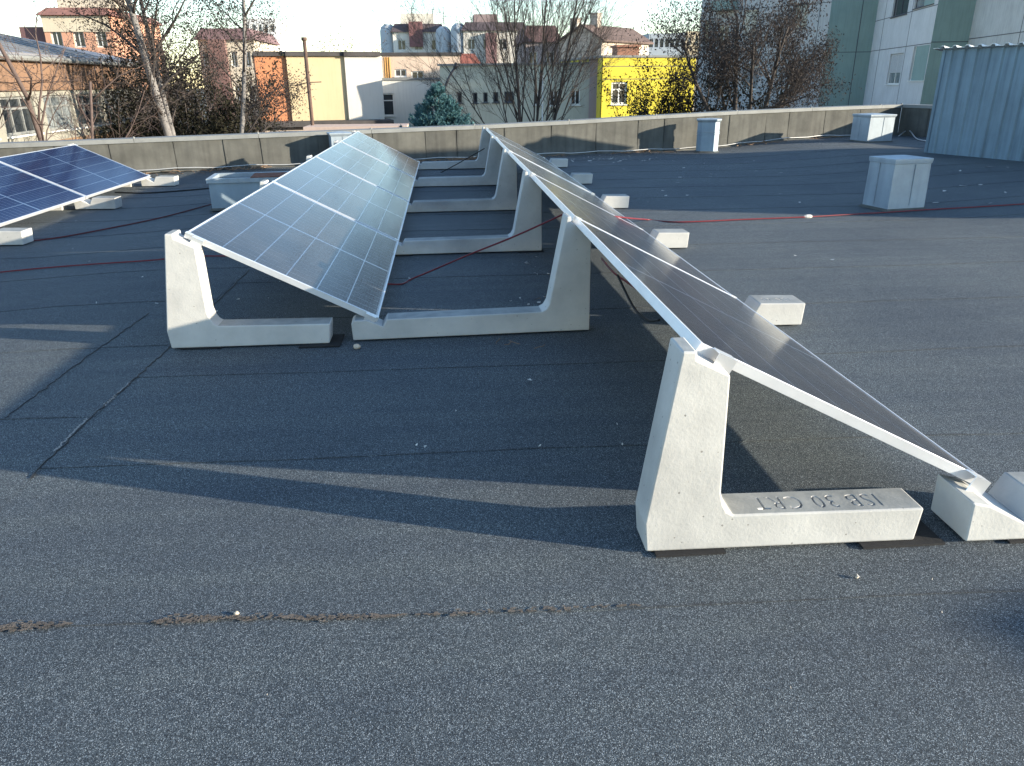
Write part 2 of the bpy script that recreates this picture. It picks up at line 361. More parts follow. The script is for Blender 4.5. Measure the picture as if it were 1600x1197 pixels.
while y < 24.2:
    xa = -1.63 if y > .2 else -1.9
    xmin = max(xa, (y - PY0)/PSL + .02)
    if xmin < XR - .5: strip(xmin, XR, y, y+1.0)
    y += 1.0
y = -5.7
while y < 14.9:
    xmin = max(-7.0 if y < 11.5 else -7.0, (y - PY0)/PSL + .02)
    if xmin < -1.7: strip(xmin, -1.62, y, y+1.0)
    y += 1.0
# felt ground sheet under everything on the roof, and the walls of our own building
deck = MB(); far = [par(-7.2), par(XC+9)]
deck.prism_z([(-7.2, -8), (24, -8), (24, far[1].y-.4), (far[0].x, far[0].y)], -.35, -.11)
o = deck.build('roof_deck', M['felt'], roof)
mb = MB(); mb.prism_z([(-7.15, -7.9), (23.9, -7.9), (23.9, far[1].y-.5), (far[0].x+.05, far[0].y)], -7.0, -.36)
tag(mb.build('own_building_walls', mat('own_render', (.42, .40, .36), .9, var=.15, scale=1)), kind='structure')

# tar beads where the strips meet end to end
def bead(pts, w, m):
    mb = MB(); rb = random.Random(int(pts[0][1]*100)); n = 60; L_ = []
    for i in range(n+1):
        t = i/n*(len(pts)-1); k = min(int(t), len(pts)-2); a, b = Vector((*pts[k], 0)), Vector((*pts[k+1], 0)); L_.append(a.lerp(b, t-k) + Vector((rb.gauss(0, .004), 0, 0)))
    for i in range(n):
        w0, w1 = w*rb.uniform(.5, 1.4), w*rb.uniform(.5, 1.4); p, q = L_[i], L_[i+1]
        mb.quad((p.x-w0, p.y, .0052), (p.x, p.y, .0075), (q.x, q.y, .0075), (q.x-w1, q.y, .0052)); mb.quad((p.x, p.y, .0075), (p.x+w0, p.y, .0048), (q.x+w1, q.y, .0048), (q.x, q.y, .0075))
    mb.build('tar_bead', m, roof)
M['tar'] = mat('bitumen_bead', (.014, .014, .015), .55)
M['edge'] = mat('seam_highlight', (.30, .29, .28), .8)  # pale highlight painted beside the tar seam
bead([(-1.625, 2.72), (-1.635, 3.3), (-1.615, 3.8), (-1.60, 4.3), (-1.60, 6.2)], .0045, M['tar'])
bead([(-2.02, 3.32), (-2.01, 4.0), (-1.97, 5.0)], .0035, M['tar'])
bead([(-1.640, 2.95), (-1.645, 3.28)], .0035, M['edge']); bead([(-1.628, 3.42), (-1.622, 3.72)], .003, M['edge'])

# ---- silt drifts and tar in the nearest lap
mb = MB(); rs = random.Random(4)
def silt(u0, u1, v0, v1, w0, n):
    a, b = G(u0, v0), G(u1, v1)
    for _ in range(n):
        t = rs.random(); p = a.lerp(b, t); w = w0*math.sin(math.pi*t)**.6
        x, y = p.x, p.y + rs.gauss(0, .5)*w; zz = rs.uniform(.0055, .0085); l, h = rs.uniform(.003, .013), rs.uniform(.0015, .005)
        mb.add([(x+l*math.cos(q)*rs.uniform(.7, 1.2), y+h*math.sin(q)*rs.uniform(.7, 1.2), zz) for q in (0, 1.05, 2.1, 3.14, 4.2, 5.2)], [(0, 1, 2, 3, 4, 5)])
silt(238, 345, 974, 967, .020, 150); silt(455, 620, 969, 965, .014, 150); silt(-30, 110, 986, 977, .022, 140); silt(330, 470, 968, 966, .012, 90); silt(620, 1000, 964, 948, .012, 90)
tag(mb.build('silt', M['silt']), 'thin brown silt lying along the nearest felt lap', 'silt', kind='stuff')

# ================================================================ PARAPET
def parapet(name, p0, p1, h0, h1, nrm, label, hfun=None, zb=lambda s: 0.0):
    """upstand covered with felt sheets, metal coping in lengths; nrm points to the roof"""
    root = empty(name, (0, 0, 0)); tag(root, label, 'parapet')
    d = (p1-p0); Lw = d.length; d = d.normalized()
    hh = lambda s: hfun(s) if hfun else h0 + (h1-h0)*s/Lw
    core = MB(); a = p0 - nrm*.02; b = p1 - nrm*.02; n = 14
    for i in range(n):
        s0, s1 = Lw*i/n, Lw*(i+1)/n
        q0, q1 = p0 + d*s0, p0 + d*s1
        o0, o1 = q0 - nrm*.30, q1 - nrm*.30
        q0, q1 = q0 - nrm*.012, q1 - nrm*.012
        z0, z1 = hh(s0)-.012, hh(s1)-.012
        core.quad(q0-Vector((0,0,.3)), q1-Vector((0,0,.3)), q1+Vector((0,0,z1)), q0+Vector((0,0,z0)))
        core.quad(q0+Vector((0,0,z0)), q1+Vector((0,0,z1)), o1+Vector((0,0,z1)), o0+Vector((0,0,z0)))
        core.quad(o1-Vector((0,0,6)), o0-Vector((0,0,6)), o0+Vector((0,0,z0)), o1+Vector((0,0,z1)))
    core.build('core', M['wallfelt'], root)
    s = 0.0
    rnd = random.Random(5)
    while s < Lw - .05:
        w = min(rnd.choice([.97, 1.0, 1.0, .62, .8]), Lw - s)
        mb = MB(); k = max(4, int(w/.12)); r_ = 7
        ph, amp = rnd.uniform(0, 9), rnd.uniform(.002, .007)
        x0_, f0 = rnd.uniform(.2, .8), rnd.random() < .4
        for i in range(k+1):
            t = i/k; ss = s + .008 + (w-.016)*t
            for j in range(r_):
                q = j/(r_-1); zb0 = zb(ss); z = zb0 + (hh(ss)-.02-zb0)*q
                off = .004 + amp*(1+math.sin(ph + 7*t + 3*q))*(1-abs(2*t-1))
                if f0: off += .022*math.exp(-((t-x0_-.06*q)/.05)**2)*math.sin(math.pi*min(1, q*1.1))
                if i in (0, k): off = .001
                if j == 0: off += .05
                if j == 1: z = zb0+.07; off += .003
                p = p0 + d*(ss + .006*math.sin(ph+q*3)) + nrm*off
                mb.v.append((p.x, p.y, z))
        for i in range(k):
            for j in range(r_-1):
                a_ = i*r_+j; mb.f.append((a_, a_+r_, a_+r_+1, a_+1)); mb.m.append(0)
        mb.build('flashing_sheet', M['wallfelt'], root, True)
        s += w
    s = 0.0
    while s < Lw - .02:
        w = min(2.0, Lw-s); mb = MB()
        q0, q1 = p0 + d*(s+.003), p0 + d*(s+w-.003); z0, z1 = hh(s), hh(s+w)
        for (n0, n1, za, zb) in ((.028, -.33, -.004, .024), (.028, .024, -.045, -.004)):
            A = [q0+nrm*n0, q1+nrm*n0, q1+nrm*n1, q0+nrm*n1]; zz = [z0, z1, z1, z0]
            mb.add([p+Vector((0,0,z+za)) for p, z in zip(A, zz)] + [p+Vector((0,0,z+zb)) for p, z in zip(A, zz)],
                   [(0,3,2,1),(4,5,6,7),(0,1,5,4),(1,2,6,5),(2,3,7,6),(3,0,4,7)])
        c = mb.build('coping', M['coping'], root)
        mb = MB(); q = p0 + d*(s+w) - nrm*.03; z = hh(s+w)+.024
        mb.tube([q+Vector((0,0,z)), q+Vector((0,0,z+.02)), q+Vector((0,0,z+.03))], [.022, .02, .008], 8)
        mb.build('joint_cap', M['coping'], root)
        s += w
    return root
x0p = -7.1
parapet('parapet_wall', par(x0p), corner, .5, .76, pn, 'long grey felt covered parapet with metal coping at the far roof edge',
        hfun=lambda s: par_h(x0p + s*pd.x), zb=lambda s: roofz(x0p + s*pd.x, 99))
pw = Vector((pd.y, -pd.x, 0))
parapet('parapet_wall', corner, corner + pw*17, .818, .83, -pd, 'shaded felt covered parapet stub between the far corner and the corrugated shed')

# lightning conductor rod laid along the foot of the parapet
mb = MB(); pts = []
for i in range(60):
    x = -7 + 17.6*i/59; q = par(x) + pn*(.10 + .012*math.sin(i*.9)); pts.append((q.x, q.y, roofz(x, 99) + .055 + .012*math.sin(i*1.7)))
mb.tube(pts, .008, 5); tag(mb.build('lightning_conductor', M['wire'], None, True), 'thin pale conductor rod running along the foot of the far parapet', 'conductor')

# ================================================================ SHED + SHADE CASTERS ADDED OUT OF VIEW
sd = Vector((.30, -.954, 0)).normalized(); s0 = Vector((8.73, 13.74, 0)); se = Vector((sd.y*-1, sd.x, 0))   # se points right (into the shed)
SH, SL, SD, SB = 1.885, 3.3, 1.5, .155
shed = empty('metal_shed'); tag(shed, 'blue grey corrugated sheet metal shed at the right of the roof', 'shed')
def corr(o, d, out, length, z0, z1, pitch=.235, dep=.028):
    mb = MB(); n = int(length/pitch); prof = []
    for i in range(n+1):
        b = i*pitch
        for q, w in ((0, 0), (.165, 0), (.185, 1), (.215, 1)):
            if b+q <= length: prof.append((b+q, w*dep))
    for (t, w) in prof:
        p = o + d*t + out*w; mb.v.append((p.x, p.y, z0)); mb.v.append((p.x, p.y, z1))
    for i in range(len(prof)-1): mb.f.append((2*i, 2*i+2, 2*i+3, 2*i+1)); mb.m.append(0)
    return mb
ofs = 0.0
while ofs < SL-.1:
    Lw = min(.94, SL-ofs)
    corr(s0 + sd*ofs - se*(.004*(int(ofs/.94) % 2)), sd, -se, Lw+.02, SB, SH).build('wall_sheet', M['shed'], shed); ofs += .94
corr(s0 + se*SD, -se, -sd, SD, SB, SH-.33).build('wall_sheet', M['shed'], shed)
corr(s0 + sd*SL, se, sd, SD, SB, SH-.33).build('wall_sheet', M['shed'], shed)
corr(s0 + sd*SL + se*SD, -sd, se, SL, SB, SH-.33).build('wall_sheet', M['shed'], shed)
mb = MB(); n = int((SL+.2)/.235)*4; prof = []
for i in range(int((SL+.2)/.235)+1):
    for q, w in ((0, 0), (.14, 0), (.165, 1), (.21, 1)): prof.append((-.1+i*.235+q, w*.035))
for t, w in prof:
    a = s0 + sd*t - se*.12; b = s0 + sd*t + se*(SD+.1)
    mb.v.append((a.x, a.y, SH+.012+w)); mb.v.append((b.x, b.y, SH-.31+w)); mb.v.append((a.x, a.y, SH+.004+w*.9)); mb.v.append((b.x, b.y, SH-.32+w))
for i in range(len(prof)-1):
    a = 4*i; mb.f += [(a, a+4, a+5, a+1), (a+2, a+3, a+7, a+6), (a, a+2, a+6, a+4)]; mb.m += [0]*3
mb.build('roof_sheet', M['shed_roof'], shed)
mb = MB(); mb.obox(s0 + sd*1.72 - se*.03 + Vector((0,0,1.0)), sd*.03, se*.02, (0,0,.12)); mb.build('handle', M['blackcable'], shed)
mb = MB(); mb.obox(s0 + sd*.02 - se*.012 + Vector((0,0,SB)), sd*.05, se*.03, (0,0,SH-SB-.01)); mb.build('corner_post', M['shed'], shed)
# unseen penthouse added beyond the right picture edge to shade the felt
shade_block = empty('added_shade_block'); tag(shade_block, 'added plain penthouse on the roof, right of the picture', 'penthouse')
mb = MB(); po = Vector((11.7, 10.5, 0)); mb.obox(po, sd*5.6, se*2.4, (0, 0, 3.1)); mb.build('wall', mat('penthouse_render', (.5, .48, .43), .9, var=.12, scale=2), shade_block)
mb = MB(); mb.obox(po - sd*.15 - se*.15 + Vector((0,0,3.1)), sd*5.9, se*2.7, (0, 0, .12)); mb.build('roof_slab', M['coping'], shade_block)
mb = MB(); mb.obox(po + sd*3.9 - se*.03, sd*.95, se*.03, (0, 0, 2.05)); mb.build('door', M['galv'], shade_block)
shade_post = empty('added_shade_post', (9.6, -1.15, 0), R(20)); tag(shade_post, 'tall unseen post added behind the camera on the right to cast a shadow', 'chimney')  # unseen post added for the shadow tip at lower right
mb = MB(); mb.box(-.2, .2, -.2, .2, 0, 1.75); mb.build('shaft', M['galv'], shade_post)
mb = MB(); mb.box(-.25, .25, -.25, .25, 1.8, 1.86); mb.box(-.18, -.15, -.18, -.15, 1.75, 1.8); mb.box(.15, .18, .15, .18, 1.75, 1.8); mb.build('cap', M['galv2'], shade_post)

# ================================================================ SOLAR ROWS
TILT, PWID, PLEN, PITCHY = 0.4718, 1.134, 2.278, 2.3177
XRR, YR0, ZR = 0.7465, 2.1036, 0.6745        # ridge of the right row
XM, YM0, ZM = -1.4226, 4.3259, 0.6482        # ridge of the middle row
CS, SN = PWID*math.cos(TILT), PWID*math.sin(TILT)

def make_panel():
    root = empty('solar_panel'); root.rotation_euler = (0, TILT, 0)
    fr = MB(); w, t = .011, .035
    fr.box(0, w, 0, PLEN, -t, 0); fr.box(PWID-w, PWID, 0, PLEN, -t, 0)
    fr.box(w, PWID-w, 0, w, -t, -.0003); fr.box(w, PWID-w, PLEN-w, PLEN, -t, -.0003)
    fr.box(w, .030, w, PLEN-w, -t, -t+.002); fr.box(PWID-.030, PWID-w, w, PLEN-w, -t, -t+.002)
    bevel(fr.build('frame', M['alu'], root), .0012, 1)
    bs = MB(); bs.box(w, PWID-w, w, PLEN-w, -.0075, -.0045); bs.build('backsheet', M['backsheet'], root)
    jb = MB()
    jb.box(.52, .60, -.025, .025, -.028, -.0077); jme = jb.mesh('junction_box', M['blackcable'])
    for yy in (.42, 1.14, 1.86): link('junction_box', jme, root).location = (0, yy, 0)
    cell = MB(); cw = .1775; ch = .0872; pit = .0915
    for k in range(12):
        y0 = k*pit
        cell.box(0, cw, y0, y0+ch, 0, .0004)
    cme = cell.mesh('cell_string', M['cell'])
    x0 = (PWID - 6*.1845 + .003)/2
    for i in range(6):
        for h in range(2):
            o = link('cell_string', cme, root)
            o.location = (x0 + i*.1845, .030 + h*(12*pit + .024), -.0043)
    gl = MB(); gl.quad((w, w, -.0015), (PWID-w, w, -.0015), (PWID-w, PLEN-w, -.0015), (w, PLEN-w, -.0015)); gl.build('glass', M['glass'], root)
    return root
panel0 = make_panel()
M['cell_blue'] = mat_cell('blue_silicon_cell', (.006, .048, .19), (.008, .055, .21)); M['glass_clean'] = mat_glass('clean_panel_glass', dust=.006, rough=.08, ior=1.3)
clampm = MB(); clampm.box(-.02, .02, -.017, .017, 0, .004); clampm.box(-.02, .02, -.006, .006, -.03, 0)
clamp_me = clampm.mesh('clamp', M['alu_bright'])
brk = MB()                                    # end bracket gripping the front edge of a row
brk.box(0, .062, -.052, -.0005, .0002, .0042); brk.box(0, .062, -.052, -.049, -.055, .0002); brk.box(0, .062, -.049, -.0008, -.058, -.0550)
brk_me = brk.mesh('end_bracket', M['alu_bright'])
ORD = ['nearest', 'second nearest', 'third', 'fourth', 'farthest']
_first = [True]
def place_panel(x, y, z, label, last=False, first=False):
    if _first[0]: r = panel0; _first[0] = False
    else: r = copy_tree(panel0)
    r.location = (x, y, z); tag(r, label, 'solar panel', 'tilted solar panels in rows')
    return r
def clamps(r, first, last, right=False):
    for xx in (.02, PWID-.02):
        if not first or not right:
            c = link('clamp', clamp_me, r); c.location = (xx, -.0195 if not first else -.014, .0006)
        if last: c = link('clamp', clamp_me, r); c.location = (xx, PLEN+.014, .0006)
    if first:
        for xx in (.045, PWID-.075):
            c = link('end_bracket', brk_me, r); c.location = (xx, 0, 0)
GAP = PITCHY - PLEN
panels_R = []
jit = random.Random(3)
for i in range(5):
    r = place_panel(XRR, YR0 + i*PITCHY, ZR, f'{ORD[i]} solar panel of the right hand row' + (' beside the lettered concrete foot' if i == 0 else ''))
    r.rotation_euler.y = TILT + jit.uniform(-.004, .004); r.rotation_euler.x = jit.uniform(-.0015, .0015); panels_R.append(r)
panels_M = []
for i in range(4):
    r = place_panel(XM, YM0 + i*PITCHY, ZM, ['nearest solar panel of the middle row, raised on the pale post at left', 'second solar panel of the middle row beyond the thick white seam', 'third solar panel of the middle row', 'farthest solar panel of the middle row, its top corner against the parapet'][i])
    r.rotation_euler.y = TILT + jit.uniform(-.004, .004); r.rotation_euler.x = jit.uniform(-.0015, .0015); panels_M.append(r)
TL = R(25.0); XL, YLE, ZL = -4.57 - PWID*math.cos(TL), 12.64, .075 + PWID*math.sin(TL)
panels_L = []
for i in range(2):
    r = place_panel(XL, YLE - PLEN - i*PITCHY, ZL, ['farther deep blue solar panel of the left row below the far parapet', 'deep blue solar panel of the left row cut by the left picture edge'][i])
    r.rotation_euler.y = TL; panels_L.append(r)
_blue = {}
for r in panels_L:
    for ch in r.children:
        k = ch.name.split('.')[0]
        if k in ('cell_string', 'glass'):
            if k not in _blue:
                _blue[k] = ch.data.copy(); _blue[k].materials[0] = M['cell_blue' if k == 'cell_string' else 'glass_clean']
            ch.data = _blue[k]
for i, r in enumerate(panels_R): clamps(r, i == 0, i == 4, True)
for i, r in enumerate(panels_M): clamps(r, i == 0, i == 3)
for i, r in enumerate(panels_L): clamps(r, False, i == 0)

# ---- concrete supports (profiles relative to the ridge / the low edge of the row they carry)
ZB = .012
def prof_A(dz=0):
    return [(-.153, ZB), (.7285, ZB), (.7405, .130+dz*.1), (.118, .134), (.098, .146), (.083, .172), (.072, .215), (.0625, -.0695+ZR+dz), (-.0405, -.0185+ZR+dz), (-.0425, .008+ZR+dz), (-.086, .008+ZR+dz), (-.163, .115)]
def prof_B():
    return [(-1.314, ZB), (.0835, ZB), (.0785, .6745-.079), (-.0405, .6745-.0185), (-.0425, .6905), (-.066, .6905), (-.160, .185), (-.178, .152), (-.205, .137), (-1.112, .130), (-1.138, .088), (-1.226, .131), (-1.300, .130), (-1.318, .112)]
def prof_L():
    return [(-.122, ZB), (.383, ZB), (.393, .147), (.111, .152), (.070, .071), (-.064, .141), (-.125, .155)]
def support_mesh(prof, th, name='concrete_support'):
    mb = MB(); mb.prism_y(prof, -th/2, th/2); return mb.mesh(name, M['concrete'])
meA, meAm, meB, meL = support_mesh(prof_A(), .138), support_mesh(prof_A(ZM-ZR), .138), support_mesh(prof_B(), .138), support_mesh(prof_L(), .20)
def support(me, x, y, rz, label, grp):
    o = link('concrete_support', me); o.location = (x, y, 0); o.rotation_euler = (0, 0, rz)
    bevel(o, .006, 2); tag(o, label, 'concrete support', grp); return o
gA, gB, gL = 'tall L shaped concrete supports', 'long L shaped concrete supports linking two rows', 'low notched concrete foot blocks'
yb = YR0 - .034
frontA = support(meA, XRR, yb, R(-1.2), 'nearest tall L shaped concrete support with lettered foot, in full sun', gA)
midlab = ['tall L shaped concrete support at the front of the middle row, lower half in shade'] + [f'tall concrete support under the {n} seam of the middle row' for n in ('first', 'second', 'third')] + ['tall concrete support under the far end of the middle row']
for i in range(5): support(meAm, XM, YM0 - .034 + i*PITCHY, 0, midlab[i], gA)
blab = ['nearest long L shaped concrete support between the middle and right rows', 'second long L shaped concrete support, behind the sagging red cable', 'third long L shaped concrete support between the rows', 'fourth long L shaped concrete support between the rows', 'farthest long L shaped concrete support, close to the parapet']
for i in range(5): support(meB, XRR, YR0 + (i+1)*PITCHY - .034 + (.0 if i else -.01), R(2.2) if i == 0 else R(1.6), blab[i], gB)
llab = ['low notched concrete block cut by the right picture edge', 'low concrete block under the first seam of the right row, in sun', 'third low concrete block along the right row, by the red cable', 'fourth low concrete block along the right row', 'fifth low concrete block along the right row', 'farthest low concrete block at the end of the right row']
lows = []
for i in range(6):
    lows.append(support(meL, XRR + CS + (.0 if i else .0), YR0 + i*PITCHY - .034 - (.012 if i == 0 else 0), R(-1.5) if i < 2 else 0, llab[i], gL))
for i, y_ in enumerate((YLE + .02, YLE - PITCHY + .02, YLE - 2*PITCHY + .02)):
    so_ = support(meL, -4.57, y_, R(-2), ['low concrete block at the far corner of the blue left row', 'low concrete block under the seam of the blue left row', 'low concrete block at the left picture edge under the blue left row'][i], gL); so_.location.z = -.085
    so_ = support(meA, XL, y_, 0, ['tall concrete support behind the far end of the blue left row', 'tall concrete support behind the seam of the blue left row', 'tall concrete support behind the near end of the blue left row'][i], gA); so_.location.z = -.12

# ---- sunk lettering in the foot of the front support and in the low blocks
def text_mesh(body, size, depth):
    cu = bpy.data.curves.new('lettering', 'FONT'); cu.body = body; cu.size = size; cu.extrude = depth; cu.space_character = 1.12
    cu.align_x = 'CENTER'; cu.align_y = 'CENTER'; cu.resolution_u = 3
    t = bpy.data.objects.new('lettering_source', cu); col.objects.link(t)
    dg = bpy.context.evaluated_depsgraph_get(); me = bpy.data.meshes.new_from_object(t.evaluated_get(dg))
    bpy.data.objects.remove(t); bpy.data.curves.remove(cu)
    return me
M['letter'] = mat('painted_groove_shade', (.20, .20, .195), .9, var=.2, scale=30)
def letters(sup, body, size, x, z, ang):
    """letters cast into the top face: cut with a boolean so that they are real grooves"""
    me = text_mesh(body, size, .006)
    c = bpy.data.objects.new('cutter', me); col.objects.link(c)
    c.parent = sup; c.location = (x, 0, z); c.rotation_euler = (0, ang, math.pi); c.scale = (1.02, 1.4, 1)
    bpy.context.view_layer.update()
    if sup.data.users > 1: sup.data = sup.data.copy()
    b = sup.modifiers.new('letters', 'BOOLEAN'); b.operation = 'DIFFERENCE'; b.object = c; b.solver = 'EXACT'
    dg = bpy.context.evaluated_depsgraph_get(); new = bpy.data.meshes.new_from_object(sup.evaluated_get(dg))
    ok = len(new.vertices) > len(sup.data.vertices)*2 and len(new.polygons) > 40
    sup.modifiers.clear()
    if ok: sup.data = new
    else: bevel(sup, .006, 2)
    bpy.data.objects.remove(c)
    # groove shade painted as dark letter shapes at the bottom
    g = MB()
    src = text_mesh(body, size, .0006); lab = list(range(len(src.vertices)))
    def find(i):
        while lab[i] != i: lab[i] = lab[lab[i]]; i = lab[i]
        return i
    for pl in src.polygons:
        for q in pl.vertices[1:]: lab[find(q)] = find(pl.vertices[0])
    isl = {}
    for pl in src.polygons: isl.setdefault(find(pl.vertices[0]), []).append(tuple(pl.vertices))
    for fs in isl.values():
        ids = sorted({i for f_ in fs for i in f_}); mp_ = {i: k for k, i in enumerate(ids)}
        me_ = bpy.data.meshes.new('letter'); me_.from_pydata([src.vertices[i].co[:] for i in ids], [], [[mp_[i] for i in f_] for f_ in fs]); me_.materials.append(M['letter'])
        d = link('letter', me_, sup)
        d.location = (x, 0, z - (.0052 if ok else -.0008)); d.rotation_euler = (0, ang, math.pi); d.scale = (1.02, 1.4, 1)
letters(frontA, 'ISB 30 CRT', .078, .418, .1322, R(.35))
for o in lows[:2]: letters(o, 'ISB 30', .062, .245, .1495, R(1.0))

# ---- rubber mats under the supports
def pad(x0, x1, y0, y1, label, rz=0):
    mb = MB(); cx, cy = (x0+x1)/2, (y0+y1)/2; mb.box(x0-cx, x1-cx, y0-cy, y1-cy, .0052, .0118)
    o = mb.build('rubber_mat', M['rubber']); o.location = (cx, cy, 0); o.rotation_euler = (0, 0, rz)
    tag(o, label, 'rubber mat', 'black rubber mats under the supports')
yf = YR0 - .034 - .069
pad(.62, .845, yf-.022, yf+.16, 'black rubber mat under the post of the nearest concrete support')
pad(1.29, 1.565, yf-.040, yf+.18, 'black rubber mat under the foot end of the nearest concrete support')
pad(1.775, 2.06, yf-.055, yf+.20, 'black rubber mat under the low block at the right picture edge')
yf = YM0 - .103
pad(-.86, -.63, yf-.05, yf+.17, 'black rubber mat under the foot of the front middle support')
pad(-1.52, -1.30, yf-.010, yf+.15, 'black rubber mat under the post of the front middle support')
for i in range(1, 4):
    yf = YR0 + (i+1)*PITCHY - .034 - .069
    pad(.62, .845, yf-.02, yf+.15, ['', 'black rubber mat under the post of the second long support', 'black rubber mat under the post of the third long support', 'black rubber mat under the post of the fourth long support'][i])
    pad(-.62, -.30, yf-.05, yf+.13, ['', 'black rubber mat under the foot end of the second long support', 'black rubber mat under the foot end of the third long support', 'black rubber mat under the foot end of the fourth long support'][i])

# ================================================================ VENT BOXES
def vent(loc, rz, sx, sy, h, label, m1, lid=.03, band=False, taper=1.0, chamfer=0.0, opened=False):
    r = empty('vent_box', loc, rz); tag(r, label, 'vent box', 'sheet metal vent boxes on the roof')
    def ring(k, z, grow=0.0):
        a, b = sx/2*k+grow, sy/2*k+grow; c = chamfer
        if c: return [(-a+c, -b, z), (a-c, -b, z), (a, -b+c, z), (a, b-c, z), (a-c, b, z), (-a+c, b, z), (-a, b-c, z), (-a, -b+c, z)]
        return [(-a, -b, z), (a, -b, z), (a, b, z), (-a, b, z)]
    def loft(mb, rings, top=True, bot=True):
        n = len(rings[0]); base = len(mb.v)
        for rg in rings: mb.v += rg
        for j in range(len(rings)-1):
            for i in range(n):
                mb.f.append((base+j*n+i, base+j*n+(i+1) % n, base+(j+1)*n+(i+1) % n, base+(j+1)*n+i)); mb.m.append(0)
        if top: mb.f.append(tuple(base+(len(rings)-1)*n+i for i in range(n))); mb.m.append(0)
        if bot: mb.f.append(tuple(base+i for i in range(n-1, -1, -1))); mb.m.append(0)
    mb = MB(); loft(mb, [ring(1, .02), ring(1, .021), ring(taper, h-.03)], top=not opened); bevel(mb.build('body', m1, r), .006, 2)
    mb = MB(); loft(mb, [ring(1, .005, .035), ring(1, .016, .02), ring(1, .03, .004)]); mb.build('felt_skirt', M['wallfelt'], r)
    if not opened:
        mb = MB(); a_, b_ = sx/2, sy/2
        mb.box(a_*.12, a_*.12+.012, -b_-.006, -b_+.02, .06, h-.06); mb.build('folded_seam', m1, r)
        mb = MB(); mb.box(-a_-.005, -a_+.02, b_*.1, b_*.1+.012, .06, h-.06); mb.build('folded_seam', m1, r)
    if not opened:
        mb = MB(); loft(mb, [ring(taper, h-.055, .008), ring(taper, h-.02, lid), ring(taper, h, lid), ring(.25, h+.02, 0)]); bevel(mb.build('lid', M['galv2'], r), .004, 2)
    else:
        mb = MB(); a, b = sx/2+.02, sy/2+.02
        for bx in ((-a, a, -b, -b+.06), (-a, a, b-.06, b), (-a, -a+.06, -b+.06, b-.06), (a-.06, a, -b+.06, b-.06)): mb.box(bx[0], bx[1], bx[2], bx[3], h-.031, h+.02)
        mb.build('rim', M['galv2'], r)
        mb = MB(); mb.box(-sx/2+.04, sx/2-.04, -sy/2+.04, sy/2-.04, h-.16, h-.13); mb.build('inner_tray', M['rust'], r)
        mb = MB(); mb.box(.02, sx/2-.05, -sy/2-.022, sy/2-.16, h+.0205, h+.028); mb.build('rusty_flap', M['rust'], r)
    if band:
        mb = MB()
        for z, tl in ((h*.55, .02), (h*.62, -.01)):
            rg = ring(1-(1-taper)*z/h, z, .004); pts = rg + [rg[0]]
            mb.tube([(p[0], p[1], p[2]+tl*(p[0]/sx)) for p in pts], .006, 5)
        mb.build('strap', M['galv'], r)
    return r
ra = math.atan(PSL)
p = GR(1108, 239); vent((p.x+.03, p.y+.25, p.z), R(-19), .44, .44, .655, 'tall blue grey vent box with wire straps standing before the far parapet', M['galv'], band=True, chamfer=.09)
p = G(1412, 330); vent((p.x-.01, p.y+.22, 0), ra-R(5), .50, .42, .575, 'pale vent box with flat lid standing in the open beside the red cable', M['galv2'], lid=.012, taper=.97)
p = GR(1372, 223); vent((p.x, p.y+.32, p.z), ra-R(6), .60, .56, .56, 'squat vent box in the far right corner, sunlit only at its top', M['galv2'], lid=.02)
vent((-2.33, 9.75, 0), R(6), .92, .60, .35, 'wide open topped vent box with rusty flap behind the middle row', M['galv'], opened=True)
p = P(533, 222, 14.3); vent((p.x-.03, 14.45, 0), ra, .36, .3, .58, 'small white vent box peeping out beyond the far end of the middle row', M['galv2'])

# ================================================================ CABLES
def cable(name, pts, r, m, label, n=6, cat='cable'):
    pts = [Vector(p) for p in pts]; out = []
    for i in range(len(pts)-1):
        p0 = pts[max(i-1, 0)]; p1 = pts[i]; p2 = pts[i+1]; p3 = pts[min(i+2, len(pts)-1)]
        for k in range(8):
            t = k/8; out.append(.5*((2*p1) + (p2-p0)*t + (2*p0-5*p1+4*p2-p3)*t*t + (3*p1-p0-3*p2+p3)*t**3))
    out.append(pts[-1]); mb = MB(); mb.tube(out, r, n)
    o = mb.build(name, m, None, True); tag(o, label, cat); return o
def gz(u, v, z=.014): q = GR(u, v); return (q.x, q.y, z + roofz(q.x, q.y))
cable('red_cable', [gz(-40, 432), gz(60, 422), gz(150, 415), gz(240, 409), (-2.2, 6.75, .014), (-1.6, 6.6, .014), (-1.0, 6.0, .014), gz(612, 447), gz(650, 437, .02), tuple(P(735, 397, 5.55)), tuple(P(800, 371, 5.5)), tuple(P(875, 337, 5.4)), (.86, 5.4, .55)], .0065, M['redcable'], 'red cable rising from the roof in a long sag to the right row')
cable('red_cable', [(1.1, 6.1, .42), tuple(P(985, 341, 7.0)), gz(1010, 345), gz(1060, 349), gz(1160, 345), gz(1262, 341)], .0075, M['redcable'], 'red cable lying from the right row to the white joint')
cable('red_cable', [gz(1262, 341), gz(1320, 337.5), gz(1388, 333.5), gz(1450, 329.5), gz(1530, 325), gz(1640, 318)], .0075, M['redcable'], 'red cable passing in front of the pale vent box to the right edge')
mb = MB(); a = Vector(gz(1256, 341, .016)); b = Vector(gz(1268, 340.5, .016)); mb.tube([a, a.lerp(b, .3), a.lerp(b, .7), b], [.014, .022, .022, .014], 8)
tag(mb.build('cable_joint', M['chip']), 'small white cable joint in the red cable on the open roof', 'cable joint')
cable('dark_cable', [gz(-40, 386), gz(80, 375), gz(190, 355), gz(260, 340), gz(330, 321)], .0075, mat('dark_red_sheath', (.09, .012, .016), .5), 'thin dark red cable crossing the roof on the left')
